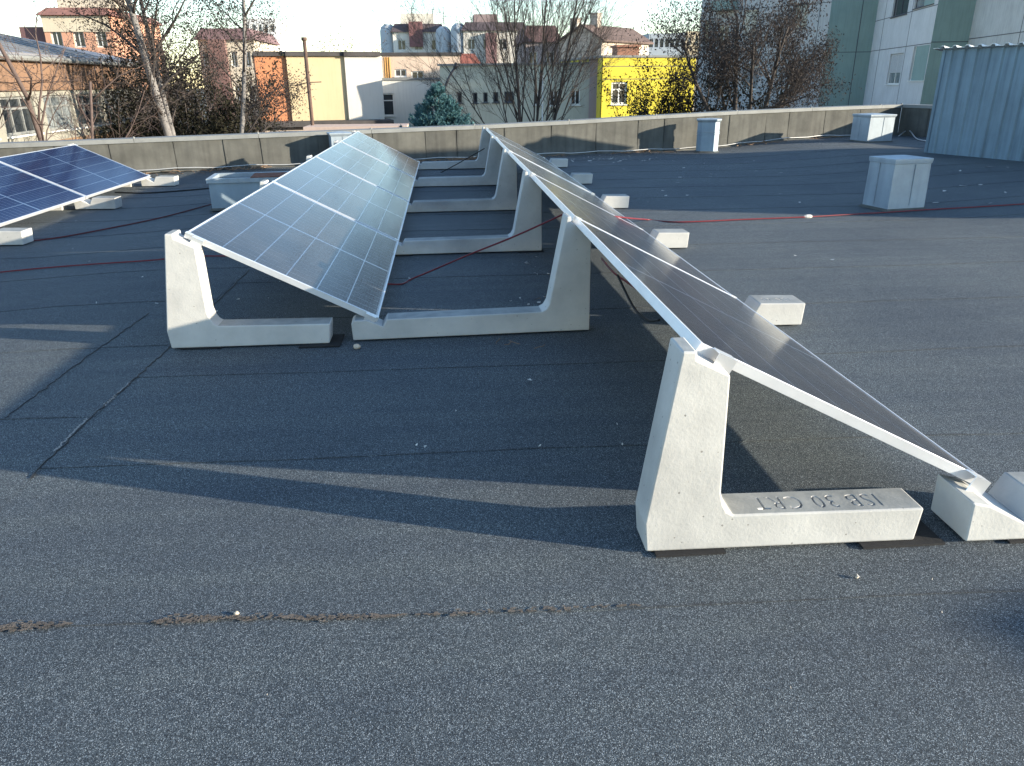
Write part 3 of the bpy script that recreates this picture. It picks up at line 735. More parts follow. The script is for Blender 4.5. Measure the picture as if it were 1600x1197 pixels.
cable('dark_cable', [gz(180, 302), gz(230, 303), gz(290, 299), gz(345, 294)], .010, M['blackcable'], 'black cable between the blue row and the open vent box')
cable('dark_cable', [tuple(P(940, 404, 4.6)), tuple(P(958, 425, 4.3)), tuple(P(980, 441, 4.1)), tuple(P(1000, 455, 3.9))], .006, M['redcable'], 'short red cable loop hanging under the nearest right panel')
cable('dark_cable', [tuple(P(965, 430, 4.1)), tuple(P(990, 480, 3.9)), tuple(P(1012, 500, 3.7)), tuple(P(1030, 500, 3.5))], .007, M['blackcable'], 'black cable loop hanging under the nearest right panel')
cable('dark_cable', [tuple(P(757, 232, 12.6)), tuple(P(722, 252, 12.8)), tuple(P(700, 264, 13)), tuple(P(683, 272, 13.2))], .008, M['blackcable'], 'thin black cable slanting down beside the farthest long support')
cable('dark_cable', [gz(1404, 214, .02), gz(1418, 212, .12), gz(1432, 219, .03), gz(1450, 222, .02)], .012, M['wire'], 'pale cable loop in the far right roof corner')

# ================================================================ DEBRIS
rd = random.Random(11)
mb = MB()
def chip(x, y, s):
    a = rd.uniform(0, 6.28); c_, s_ = math.cos(a), math.sin(a); l, w = s, s*rd.uniform(.25, .7)
    z = .009 + roofz(x, y); p = [(-l, -w), (l*.8, -w*.6), (l, w*.5), (-l*.6, w)]
    q = [(x+u*c_-v*s_, y+u*s_+v*c_, z+rd.uniform(0, .012)) for u, v in p]
    mb.quad(*q)
for _ in range(26): p = G(rd.uniform(900, 1250), rd.uniform(247, 318)); chip(p.x, p.y, rd.uniform(.008, .035))
for _ in range(60): p = G(rd.gauss(960, 40), rd.gauss(250, 2.5)); chip(p.x, p.y, rd.uniform(.01, .04))
for _ in range(6): p = GR(rd.uniform(1455, 1600), rd.uniform(258, 320)); chip(p.x, p.y, rd.uniform(.02, .06))
for _ in range(20): p = G(rd.uniform(780, 870), rd.uniform(400, 500)); chip(p.x, p.y, rd.uniform(.005, .016))
for _ in range(9): p = G(rd.uniform(640, 1000), rd.uniform(520, 720)); chip(p.x, p.y, rd.uniform(.003, .009))
for _ in range(26): p = GR(rd.uniform(20, 480), rd.uniform(340, 520)); chip(p.x, p.y, rd.uniform(.004, .014))
for _ in range(8): p = G(rd.uniform(0, 1600), rd.uniform(900, 1190)); chip(p.x, p.y, rd.uniform(.001, .002))
for u, v, s in ((1340, 905, .008), (1242, 402, .02), (1300, 408, .018), (640, 438, .02), (1475, 300, .05), (1462, 318, .05), (1500, 268, .06), (1545, 262, .06), (1440, 317, .04), (870, 505, .01), (828, 598, .014), (690, 505, .01)):
    p = GR(u, v); chip(p.x, p.y, s)
tag(mb.build('debris', M['chip']), 'pale dry leaf bits and chips scattered over the felt', 'debris', kind='stuff')
mb = MB()
def twig(x, y, l, r):
    a = rd.uniform(0, 6.28); z_ = .014 + roofz(x, y); pts = [(x, y, z_)]
    for k in range(3): a += rd.uniform(-.4, .4); pts.append((pts[-1][0]+math.cos(a)*l/3, pts[-1][1]+math.sin(a)*l/3, z_+rd.uniform(0, r*6)))
    mb.tube(pts, r, 4)
for u, v in ((845, 470), (855, 474), (850, 466), (838, 482), (800, 538), (812, 541), (775, 541), (835, 548)):
    p = G(u, v); twig(p.x, p.y, rd.uniform(.06, .13), .002)
for xc, n in ((4.0, 26), (6.9, 18), (-3.7, 26), (.6, 60), (8.6, 8), (-5.4, 10)):
    for _ in range(n):
        x = rd.gauss(xc, .35 if xc != .6 else .9); q = par(x) + pn*rd.uniform(.06, .3); twig(q.x, q.y, rd.uniform(.12, .5), rd.uniform(.004, .009))
tag(mb.build('twigs', M['twig']), 'dry twigs and stalks gathered at the foot of the parapet', 'twigs', kind='stuff')
for u, v, s, lab in ((558, 546, .022, 'small brown pebble in front of the nearest long concrete support'), (370, 962, .008, 'tiny pale pebble on the nearest felt lap at left'), (1338, 905, .006, 'tiny white pebble in front of the lettered foot')):
    mb = MB(); p = G(u, v); rings = []
    for j in range(6):
        th = math.pi*j/5
        for k in range(8):
            ph = 2*math.pi*k/8; rr = s*(1+.12*math.sin(3*ph+j)); mb.v.append((math.sin(th)*math.cos(ph)*rr, math.sin(th)*math.sin(ph)*rr*.8, -math.cos(th)*rr*.7))
    for j in range(5):
        for k in range(8): mb.f.append((j*8+k, j*8+(k+1) % 8, (j+1)*8+(k+1) % 8, (j+1)*8+k)); mb.m.append(0)
    o = mb.build('pebble', M['pebble'], None, True); o.location = (p.x, p.y, s*.6+.004); tag(o, lab, 'pebble')

# ================================================================ BEYOND THE ROOF
ZS = -7.0                                     # street level
mb = MB(); n = 24
for i in range(n+1):
    for j in range(n+1):
        mb.v.append((-900+1800*i/n, -300+1800*j/n, ZS))
for i in range(n):
    for j in range(n): a = i*(n+1)+j; mb.f.append((a, a+n+1, a+n+2, a+1)); mb.m.append(0)
tag(mb.build('ground', mat('street_ground', (.13, .125, .11), .95, var=.3, scale=.15, obj=False)), kind='structure')

def wall_mat(name, c, var=.07, streak=.07, scale=.8): return mat(name, c, .9, var=var, scale=scale, streak=streak, obj=False, bump=.12, bscale=25)
M['pane'] = mat('window_pane', (.025, .03, .035), .08, 0, spec=.6)
M['pane_pale'] = mat('curtained_pane', (.16, .18, .19), .15, 0, var=.5, scale=2.5, spec=.6, obj=False)
M['wframe'] = mat('white_window_frame', (.62, .62, .60), .6)
M['dframe'] = mat('dark_window_frame', (.06, .065, .08), .6)
M['shutter'] = mat('roller_shutter', (.42, .43, .45), .6, var=.1, scale=6)
M['roofdark'] = mat('dark_roofing', (.06, .055, .055), .85, var=.3, scale=1.5, obj=False)

class Facade:
    """vertical wall plane through A (left end) and B (right end) as seen from outside"""
    def __init__(s, A, B):
        s.A = Vector((A[0], A[1], 0)); s.B = Vector((B[0], B[1], 0))
        s.e = (s.B-s.A).normalized(); s.L = (s.B-s.A).length
        s.n = Vector((s.e.y, -s.e.x, 0))      # outward normal (towards the viewer)
    def sz(s, u, v):
        q = ray(u, v); t = (s.A-CAM).dot(s.n)/q.dot(s.n); p = CAM + q*t
        return (p-s.A).dot(s.e), p.z
    def rect(s, u0, v0, u1, v1):
        um, vm = (u0+u1)/2, (v0+v1)/2
        return s.sz(u0, vm)[0], s.sz(um, v1)[1], s.sz(u1, vm)[0], s.sz(um, v0)[1]
    def pt(s, a, z, out=0.0):
        p = s.A + s.e*a + s.n*out; return Vector((p.x, p.y, z))
def wall_with_holes(f, a0, a1, z0, z1, holes, out=0.0, rev=.18):
    mb = MB()
    xs = sorted({a0, a1, *[min(max(h[0], a0), a1) for h in holes], *[min(max(h[2], a0), a1) for h in holes]})
    zs = sorted({z0, z1, *[min(max(h[1], z0), z1) for h in holes], *[min(max(h[3], z0), z1) for h in holes]})
    for i in range(len(xs)-1):
        for j in range(len(zs)-1):
            cx, cz = (xs[i]+xs[i+1])/2, (zs[j]+zs[j+1])/2
            if any(h[0] < cx < h[2] and h[1] < cz < h[3] for h in holes): continue
            mb.quad(f.pt(xs[i], zs[j], out), f.pt(xs[i+1], zs[j], out), f.pt(xs[i+1], zs[j+1], out), f.pt(xs[i], zs[j+1], out))
    for h in holes:
        q = [(h[0], h[1]), (h[2], h[1]), (h[2], h[3]), (h[0], h[3])]
        for k in range(4):
            a, b = q[k], q[(k+1) % 4]
            mb.quad(f.pt(*b, out), f.pt(*a, out), f.pt(*a, out-rev), f.pt(*b, out-rev))
    return mb
def body_box(mb, f, a0, a1, z0, z1, d0, d1):
    mb.obox(f.pt(a0, z0, -d1), f.e*(a1-a0), f.n*(d1-d0), (0, 0, z1-z0))
def window(root, f, r, out=0.0, bars=1, hbar=None, fm='wframe', pm='pane', rev=.12, sill=True, fw=.05, shutter=0.0):
    a0, z0, a1, z1 = r
    fr = MB()
    def bar(x0, x1, y0, y1): fr.obox(f.pt(x0, y0, out-rev), f.e*(x1-x0), -f.n*-.05, (0, 0, y1-y0))
    bar(a0, a0+fw, z0, z1); bar(a1-fw, a1, z0, z1); bar(a0+fw, a1-fw, z1-fw, z1); bar(a0+fw, a1-fw, z0, z0+fw)
    for k in range(1, bars+1):
        c = a0 + (a1-a0)*k/(bars+1); bar(c-fw*.4, c+fw*.4, z0+fw, z1-fw)
    if hbar: zz = z0+(z1-z0)*hbar; fr.obox(f.pt(a0+fw, zz, out-rev+.001), f.e*(a1-a0-2*fw), f.n*.045, (0, 0, fw*.8))
    w = fr.build('window', M[fm], root)
    pa = MB(); pa.obox(f.pt(a0+.005, z0+.005, out-rev-.02), f.e*(a1-a0-.01), f.n*.03, (0, 0, z1-z0-.01)); pa.build('pane', M[pm], w)
    if sill:
        si = MB(); si.obox(f.pt(a0-.06, z0-.05, out-.01), f.e*(a1-a0+.12), f.n*.09, (0, 0, .045)); si.build('sill', M['dframe' if fm == 'dframe' else 'wframe'], w)
    if shutter > 0:
        sh = MB(); zz = z1-(z1-z0)*shutter; k = max(3, int((z1-zz)/.07))
        for i in range(k):
            zq = zz+(z1-zz)*i/k; sh.obox(f.pt(a0+.03, zq, out-rev+.052), f.e*(a1-a0-.06), f.n*.012, (0, 0, (z1-zz)/k*.85))
        sh.build('shutter', M['shutter'], w)
    return w

# ---------------------------------------------------------------- left: low school wing with ribbon windows
a = P(222, 160, 30.0); fL = Facade((a.x+.55, 8.0), (a.x, a.y))
sch = empty('school_wing'); tag(sch, 'low wing with brown fascia and ribbon windows behind bare branches, far left', 'building')
zt = fL.sz(211, 99)[1]; zb_ = fL.sz(211, 138)[1]; zl_ = fL.sz(211, 146)[1]
wz0, wz1 = fL.sz(190, 190)[1], fL.sz(190, 145)[1]
holes = []
for u0, u1 in ((165, 211), (122, 160), (70, 114), (2, 54)):
    h = fL.rect(u0, 146, u1, 190); holes.append((h[0], wz0, h[2], wz1))
step = holes[2][0]-holes[3][0]
x = holes[3][0]-step
while x > .5: holes.append((x, wz0, x+(holes[3][2]-holes[3][0]), wz1)); x -= step
LL = fL.L
wall_with_holes(fL, 0, LL, ZS, zb_-.02, holes).build('wall', wall_mat('school_cream', (.25, .24, .205)), sch)
mb = MB(); mb.obox(fL.pt(-.02, zb_, -.3), fL.e*(LL+.06), fL.n*.36, (0, 0, zt-zb_)); mb.build('fascia', wall_mat('school_fascia', (.19, .115, .075)), sch)
mb = MB(); mb.obox(fL.pt(-.02, wz0-.42, -.1), fL.e*(LL+.04), fL.n*.115, (0, 0, .17)); mb.build('sill_band', wall_mat('school_band', (.22, .14, .085)), sch)
mb = MB(); body_box(mb, fL, 0, LL, ZS, zt-.05, .19, 12); mb.build('body', wall_mat('school_side', (.30, .29, .25)), sch)
for i, h in enumerate(holes): window(sch, fL, h, bars=2 if i else 1, hbar=.66, pm='pane_pale' if i in (0, 2) else 'pane', fw=.06, fm='coping')
mb = MB(); e0, e1 = fL.pt(-.1, zt, .18), fL.pt(LL+.15, zt, .18); r0, r1 = fL.pt(-.1, zt+1.35, -5.4), fL.pt(LL-5.2, zt+1.35, -5.4); b1 = fL.pt(LL+.15, zt, -11)
b0 = fL.pt(-.1, zt, -11); up = Vector((0, 0, .06))
mb.quad(e0, e1, r1, r0); mb.quad(e0+up, e1+up, r1+up, r0+up); mb.add([e1+up, b1+up, r1+up], [(0, 1, 2)]); mb.quad(r0+up, r1+up, b1+up, b0+up)
mb.quad(e0, e1, e1+up, e0+up); mb.quad(e1, b1, b1+up, e1+up)
rf = mb.build('roof', mat('school_metal_roof', (.20, .20, .22), .6, .15, var=.25, scale=1.2, streak=.2, obj=False), sch)
for k in range(26):
    t = k*.75; 
    if t > LL-.3: break
    m2 = MB(); p0_ = fL.pt(t, zt+.07, .16); tt = min(t, LL-5.2-.01) if t > LL-5.2 else t
    fr_ = 1.0 if t <= LL-5.2 else (LL+.15-t)/5.35
    p1_ = p0_.lerp(fL.pt(t, zt+1.42, -5.4), fr_*.99); m2.tube([p0_, p1_], .025, 4); m2.build('roof_seam', M['coping'], rf)
mb = MB(); mb.tube([fL.pt(0, zt-.06, .22), fL.pt(LL+.1, zt-.06, .22)], .07, 8); mb.build('gutter', M['coping'], sch)

# ---------------------------------------------------------------- orange, yellow and white rendered block
YO = 44.0
def fcam(u0, u1, Y0, Y1=None):
    a, b = P(u0, 130, Y0), P(u1, 130, Y1 or Y0); return Facade((a.x, a.y), (b.x, b.y))
fo = fcam(402, 596, YO, YO+1.5)
blk = empty('colour_block'); tag(blk, 'flat roofed block with orange, yellow and white wall bays', 'building')
zt = fo.sz(500, 88)[1]; zb = fo.sz(500, 188)[1]
s_or, s_ye, s_wh, s_end = 0, fo.sz(452, 140)[0], fo.sz(541, 140)[0], fo.L
for (a0, a1, o0, c, nm) in ((s_or, s_ye+.02, 0, (.45, .19, .095), 'orange_bay'), (s_ye, s_wh+.02, .15, (.50, .40, .25), 'yellow_bay'), (s_wh, s_end, .28, (.50, .475, .44), 'white_bay')):
    mb = MB(); mb.obox(fo.pt(a0, zb, -6), fo.e*(a1-a0), fo.n*(6+o0), (0, 0, zt-zb)); mb.build(nm, wall_mat(nm+'_render', c, .06, .07, .5), blk)
    mb = MB(); mb.obox(fo.pt(a0-.03, zt+.003, -6.1), fo.e*(a1-a0), fo.n*(6.25+o0), (0, 0, .22)); mb.build('coping', M['roofdark'], blk)
mb = MB(); mb.obox(fo.pt(-.3, ZS, -6.5), fo.e*(s_end+.5), fo.n*7.6, (0, 0, zb-.25-ZS)); mb.build('base_storey', wall_mat('block_base', (.40, .33, .28)), blk)
mb = MB(); mb.obox(fo.pt(-.5, zb-.248, -6.4), fo.e*(s_end+.8), fo.n*7.9, (0, 0, .246)); mb.build('cornice', M['roofdark'], blk)
# lower annexe roof in front of it
an = empty('annexe_roof'); tag(an, 'low pinkish concrete canopy below the colour block', 'canopy')
fa = fcam(400, 632, 40.0); za, zc = fa.sz(520, 198)[1], fa.sz(520, 204)[1]
mb = MB(); mb.obox(fa.pt(2.0, zc-.1, -2.4), fa.e*(fa.L-2.0), fa.n*2.4, (0, 0, za-zc+.1)); mb.build('slab', wall_mat('annexe_slab', (.52, .40, .34)), an)
mb = MB(); mb.obox(fa.pt(0, ZS, -2.2), fa.e*(fa.L-.3), fa.n*2.0, (0, 0, zc-.12-ZS)); mb.build('wall', wall_mat('annexe_wall', (.33, .31, .28)), an)

# ---------------------------------------------------------------- white low block with tall window, peach block behind
fw_ = fcam(590, 735, 49.0)
wb = empty('white_block'); tag(wb, 'white low block with one tall dark window beside the spruce', 'building')
zt = fw_.sz(650, 125)[1]
h = fw_.rect(598, 146, 616, 181)
wall_with_holes(fw_, 0, fw_.L, ZS, zt, [h]).build('wall', wall_mat('white_render', (.62, .61, .57), .05, .10), wb)
mb = MB(); body_box(mb, fw_, 0, fw_.L, ZS, zt-.01, .2, 8); mb.build('body', wall_mat('white_render_side', (.55, .54, .5)), wb)
window(wb, fw_, h, bars=0, hbar=.66, fw=.07)
mb = MB(); mb.obox(fw_.pt(-.1, zt+.003, -8), fw_.e*(fw_.L+.2), fw_.n*8.08, (0, 0, .12)); mb.build('coping', M['coping'], wb)
fp = fcam(599, 720, 58.0)
pb = empty('peach_block'); tag(pb, 'sunlit peach rendered block with a small window above the white block', 'building')
zt = fp.sz(650, 87)[1]; h = fp.rect(617, 108, 635, 120); h2 = fp.rect(643, 111, 662, 124)
wall_with_holes(fp, 0, fp.L, ZS, zt, [h, h2]).build('wall', wall_mat('peach_render', (.62, .47, .36)), pb)
mb = MB(); body_box(mb, fp, 0, fp.L, ZS, zt-.01, .2, 8); mb.build('body', wall_mat('peach_side', (.5, .42, .34)), pb)
for q in (h, h2): window(pb, fp, q, bars=1, fw=.07)
for u in (602, 605.5, 609): 
    z0_ = fp.sz(u, 123)[1]; a0 = fp.sz(u, 105)[0]; mb = MB(); mb.tube([fp.pt(a0, z0_, .25), fp.pt(a0, zt-.1, .25)], .08, 8); mb.build('drainpipe', mat('ochre_pipe', (.45, .24, .08), .7), pb)
mb = MB(); mb.obox(fp.pt(-.1, zt+.003, -8), fp.e*(fp.L+.2), fp.n*8.1, (0, 0, .2)); mb.build('coping', M['roofdark'], pb)

# ---------------------------------------------------------------- grey green long block, mauve end bay, yellow block
fg = fcam(688, 921, 43.5, 41.2)
gb = empty('grey_green_block'); tag(gb, 'long pale grey green block with small dark windows behind the bare tree', 'building')
zt = fg.sz(800, 102)[1]; holes = []
for u0, v0, u1, v1 in ((714.5, 144.5, 721.5, 161), (739, 145, 746, 161), (755, 144.5, 762, 160), (770.5, 144, 778.5, 160), (788, 143, 802, 160), (834, 143, 845, 164), (858, 141, 872, 166), (891, 140, 906, 164)):
    holes.append(fg.rect(u0, v0, u1, v1))
wall_with_holes(fg, 0, fg.L, ZS, zt, holes, rev=.22).build('wall', wall_mat('grey_green_render', (.43, .43, .36), .06, .14), gb)
mb = MB(); body_box(mb, fg, .05, fg.L, ZS, zt-.01, .24, 8); mb.build('body', wall_mat('grey_green_side', (.4, .4, .35)), gb)
for i, h in enumerate(holes): window(gb, fg, h, bars=0 if i < 4 else 1, fm='dframe' if i < 5 else 'wframe', fw=.06)
mb = MB(); mb.obox(fg.pt(-.1, zt+.003, -8), fg.e*(fg.L+.1), fg.n*8.1, (0, 0, .1)); mb.build('coping', M['coping'], gb)
fm_ = fcam(921, 940.5, 41.1, 41.0)
mv = empty('mauve_bay'); tag(mv, 'narrow mauve wall bay between the grey green and the yellow blocks', 'wall')
zt2 = fm_.sz(931, 95)[1]; mb = MB(); mb.obox(fm_.pt(0, ZS, -6), fm_.e*fm_.L, fm_.n*6.15, (0, 0, zt2-ZS)); mb.build('bay_wall', wall_mat('mauve_render', (.34, .28, .29)), mv)
mb = MB(); mb.obox(fm_.pt(-.03, zt2+.003, -6), fm_.e*(fm_.L), fm_.n*6.2, (0, 0, .08)); mb.build('coping', M['roofdark'], mv)
fy = fcam(941, 1085, 40.0, 40.6)
yb_ = empty('yellow_block'); tag(yb_, 'bright yellow block with a white framed window behind the hedge', 'building')
zt = fy.sz(1010, 90)[1]; h = fy.rect(955, 128, 980, 163)
wall_with_holes(fy, 0, fy.L, ZS, zt, [h], rev=.2).build('wall', wall_mat('yellow_render', (.60, .50, .055), .04, .08), yb_)
mb = MB(); body_box(mb, fy, .02, fy.L, ZS, zt-.01, .22, 8); mb.build('body', wall_mat('yellow_side', (.55, .46, .06)), yb_)
window(yb_, fy, h, bars=1, hbar=.62, fw=.09)
for v in (104, 124):
    zz = fy.sz(1010, v)[1]; mb = MB(); mb.obox(fy.pt(.0, zz, -.02), fy.e*fy.L, fy.n*.024, (0, 0, .035)); mb.build('joint', M['dframe'], yb_)
mb = MB(); mb.obox(fy.pt(-.05, zt+.003, -8), fy.e*(fy.L+.1), fy.n*8.06, (0, 0, .1)); mb.build('coping', M['coping'], yb_)
# brick stack on the yellow block
q = P(979, 85, 46); mb = MB(); z1 = P(979, 74, 46).z; w_ = .62; mb.box(q.x-w_, q.x+w_, 45.6, 47, ZS+4, z1)
mb.box(q.x-w_-.08, q.x+w_+.08, 45.5, 47.1, z1+.003, z1+.12)
tag(mb.build('brick_stack', mat('red_brick', (.30, .15, .10), .9, var=.25, scale=6)), 'squat red brick stack above the yellow block', 'chimney')

# ---------------------------------------------------------------- far blocks of flats
def flats(name, label, u0, v0, u1, Y, wallc, rows, cols, roofc=None, roofh=0.0, vwin=None, side=None, winw=.5, depth=12, Y1=None, fm='wframe'):
    f = fcam(u0, u1, Y, Y1); r = empty(name); tag(r, label, 'apartment block', 'apartment blocks on the skyline')
    um = (u0+u1)/2; zt = f.sz(um, v0)[1]; holes = []
    fl = 2.9 if vwin is None else vwin
    for i in range(rows):
        for j in range(cols):
            cw = f.L/cols; ww = cw*winw; a = cw*(j+.5)-ww/2; z = zt - 1.0 - 1.35 - i*fl
            holes.append((a, z, a+ww, z+1.35))
    wall_with_holes(f, 0, f.L, ZS, zt, holes, rev=.25).build('wall', wall_mat(name+'_render', wallc, .06, .12, .3), r)
    mb = MB(); body_box(mb, f, 0, f.L, ZS, zt-.02, .26, depth); mb.build('body', wall_mat(name+'_side', tuple(c*.9 for c in (side or wallc))), r)
    for h in holes: window(r, f, h, bars=1, fw=.10, sill=False, fm=fm, rev=.18)
    if roofc:
        m = mat(name+'_roof', roofc, .8, var=.2, scale=1); mb = MB()
        A = [f.pt(-.3, zt, .35), f.pt(f.L+.3, zt, .35), f.pt(f.L+.3, zt, -depth-.3), f.pt(-.3, zt, -depth-.3)]
        B = [f.pt(.3, zt+roofh, -.5), f.pt(f.L-.3, zt+roofh, -.5), f.pt(f.L-.3, zt+roofh, -depth+.5), f.pt(.3, zt+roofh, -depth+.5)]
        mb.add(A+B, [(0,3,2,1),(4,5,6,7),(0,1,5,4),(1,2,6,5),(2,3,7,6),(3,0,4,7)]); mb.build('roof', m, r)
    return f, r, zt
YF = 118.0
f, r, zt = flats('mansard_flats', 'white flats with dark mansard roof and rounded grey stair tower, left of the pair', 618, 50, 696, YF, (.66, .63, .57), 3, 3, (.085, .068, .075), 1.1, 3.2)
def tower(f, r, a, rad, z1, m, out=0.0, cap=True):
    mb = MB(); p = f.pt(a, 0, out); mb.tube([(p.x, p.y, ZS), (p.x, p.y, z1), (p.x, p.y, z1+.5), (p.x, p.y, z1+.9)], [rad, rad, rad*.85, rad*.4], 16); mb.build('stair_tower', m, r, True)
tm = wall_mat('tower_grey', (.40, .43, .46))
tower(f, r, -.7, 1.15, zt+.2, tm, -1.5)
mb = MB(); mb.obox(f.pt(1.2, zt+1.1, -5), f.e*4.6, f.n*4.3, (0, 0, 1.3)); mb.build('roof_house', wall_mat('roof_house', (.62, .58, .5)), r)
mb = MB(); mb.obox(f.pt(2.3, zt-1.9, -.1), f.e*1.9, f.n*.7, (0, 0, 3.2)); mb.build('bay_panel', wall_mat('bay_maroon', (.20, .10, .10)), r)
for k in range(5):
    mb = MB(); p = f.pt(1.2+k*1.5, zt+1.1, -3.5); hgt = random.uniform(2.1, 2.8); mb.tube([p, p+Vector((0, 0, hgt))], .05, 5); mb.tube([p+Vector((-.4, 0, hgt*.93)), p+Vector((.4, 0, hgt*.93))], .035, 4); mb.build('antenna', M['dframe'], r)
f, r, zt = flats('mansard_flats', 'white flats with dark mansard roof, right of the pair behind the bare tree', 726, 48, 822, YF-4, (.62, .59, .53), 3, 4, (.085, .068, .075), 1.1, 3.2)
tower(f, r, -.6, 1.1, zt+.1, tm, -1.2); tower(f, r, -2.7, 1.1, zt-.2, tm, -2.6)
mb = MB(); mb.obox(f.pt(1.5, zt+1.1, -5), f.e*3.2, f.n*4.3, (0, 0, 1.0)); mb.build('roof_house', wall_mat('roof_house2', (.25, .19, .19)), r)
mb = MB(); mb.obox(f.pt(3.0, ZS, -.1), f.e*1.5, f.n*.8, (0, 0, zt-ZS-.3)); mb.build('bay_panel', wall_mat('bay_maroon2', (.22, .13, .13)), r)
# old gabled house
f = fcam(872, 938, 92.0, 88); gh = empty('gabled_house'); tag(gh, 'old beige gabled house with chimney and red brown roof right of the bare tree', 'house')
zt = f.sz(930, 62)[1]; zr_ = f.sz(905, 41)[1]; um = f.L*.55
mb = MB(); dpt = 10
A = [f.pt(0, ZS), f.pt(f.L, ZS), f.pt(f.L, zt), f.pt(um, zr_), f.pt(0, zt-.1)]; Bk = [p - f.n*dpt for p in A]
mb.add(A+Bk, [(0,1,2,3,4),(9,8,7,6,5)]+[(i, 5+i, 5+(i+1) % 5, (i+1) % 5) for i in range(5)]); mb.build('wall', wall_mat('old_beige', (.50, .43, .36), .12, .25), gh)
mb = MB(); up = Vector((0, 0, .18))
for (i, j) in ((2, 3), (3, 4)):
    ov = (A[i]-A[j]).normalized()*.5*(1 if i == 2 else -1)
    a_, b_ = A[i]+f.n*.3, A[j]+f.n*.3
    if i == 2: a_ = a_+ov
    else: b_ = b_+ov
    mb.obox(a_+Vector((0, 0, .02)), b_-a_, -f.n*(dpt+.6), up) if i == 2 else mb.obox(a_+Vector((0, 0, .02)), b_-a_, -f.n*(dpt+.6), up)
mb.build('roof', mat('old_tile', (.12, .085, .075), .9, var=.25, scale=2), gh)
for (aa, hh_, nm) in ((um-.5, 1.3, 'chimney'), (um-3.2, .9, 'chimney')):
    mb = MB(); mb.obox(f.pt(aa, zr_-.8, -3), f.e*.95, f.n*.8, (0, 0, .8+hh_)); mb.obox(f.pt(aa-.07, zr_+hh_+.003, -3.07), f.e*1.09, f.n*.94, (0, 0, .12)); mb.build(nm, wall_mat('chimney_render', (.42, .36, .31)), gh)
flats('maroon_house', 'dull maroon roofed house behind the crown of the bare tree', 820, 66, 872, 96.0, (.36, .30, .29), 2, 2, (.13, .08, .078), 1.8, 3.0)
flats('red_roof_house', 'small house with red tiled roof left of the bare tree', 714, 101, 748, 72.0, (.58, .46, .38), 1, 2, (.28, .10, .075), .9, 3.0, depth=6)
flats('grey_flats', 'blue grey panel flats on the skyline above the yellow block', 1010, 52, 1066, 150.0, (.30, .34, .38), 4, 7, None, 0, 2.9, winw=.7, fm='dframe')
flats('beige_flats', 'beige flats partly hidden behind the leafy brown tree', 1067, 49, 1100, 152.0, (.55, .46, .33), 4, 3, None, 0, 2.9)
flats('white_tower_block', 'pale many windowed tower block on the left skyline', 392, 29, 440, 165.0, (.66, .66, .65), 6, 5, None, 0, 3.0, winw=.62)
f, r, zt = flats('pink_flats', 'pinkish orange flats with red roof behind the left tree', 86, 24, 188, 70.0, (.56, .30, .20), 3, 3, (.24, .12, .10), .6, 3.0)
mb = MB(); mb.obox(f.pt(-2.1, zt-5, -4), f.e*2.1, f.n*3.5, (0, 0, 4.2)); mb.build('loggia', wall_mat('loggia_maroon', (.16, .09, .09)), r)
mb = MB(); mb.obox(f.pt(1.0, zt+.6, -4), f.e*4.5, f.n*3.0, (0, 0, 3.0)); mb.build('attic', wall_mat('attic_beige', (.58, .50, .40)), r)
mb = MB(); mb.obox(f.pt(.0, zt-1.2, .02), f.e*f.L, f.n*.05, (0, 0, 1.15)); mb.build('cornice_band', wall_mat('cornice_beige', (.58, .50, .38)), r)
f, r, zt = flats('loggia_flats', 'beige flats with maroon loggias glimpsed through the left tree', 318, 62, 402, 80.0, (.56, .50, .40), 3, 4, (.16, .10, .10), 1.0, 3.0)
mb = MB(); mb.obox(f.pt(1.0, zt-7, -.1), f.e*1.6, f.n*.8, (0, 0, 7)); mb.build('loggia', wall_mat('loggia_dark', (.18, .11, .10)), r)

# ---------------------------------------------------------------- wooded hill
mb = MB(); nx, ny = 90, 10; rh = random.Random(2)
for i in range(nx+1):
    for j in range(ny+1):
        x = -120 + 420*i/nx; y = 420 + 26*j
        base = max(0, 27 - abs(x-150)*.07 + 4*math.sin(x*.03) + 2.2*math.sin(x*.11))
        z = ZS + base*math.sin(math.pi*min(1, j/ny)*.5 + .0) + (rh.uniform(-1.6, 1.6) if j else 0)
        mb.v.append((x, y, z))
for i in range(nx):
    for j in range(ny): a = i*(ny+1)+j; mb.f.append((a, a+ny+1, a+ny+2, a+1)); mb.m.append(0)
tag(mb.build('hill', mat('winter_wood', (.13, .125, .13), .95, var=.4, scale=.25, obj=False, detail=9)), kind='structure')

# ---------------------------------------------------------------- right: shaded staggered apartment block
e2 = Vector((math.sin(R(15)), math.cos(R(15)), 0)); e1 = Vector((e2.y, -e2.x, 0))
def on_line(u, v, A, d):              # horizontal parameter along the vertical plane through A with direction d
    n_ = Vector((d.y, -d.x, 0)); q = ray(u, v); t = (A-CAM).dot(n_)/q.dot(n_); return (CAM+q*t-A).dot(d)
ap = empty('apartment_building'); tag(ap, 'tall shaded grey and teal panel apartment building at the right', 'apartment block')
m_gr, m_te, m_li = wall_mat('panel_grey', (.40, .41, .42), .10, .22), wall_mat('panel_teal', (.205, .285, .275), .07, .14), wall_mat('panel_light', (.47, .48, .50), .08, .16)
c1 = P(1284, 120, 68.0); c1.z = 0                       # corner between grey window wall and first teal wall
ZT = 9.8
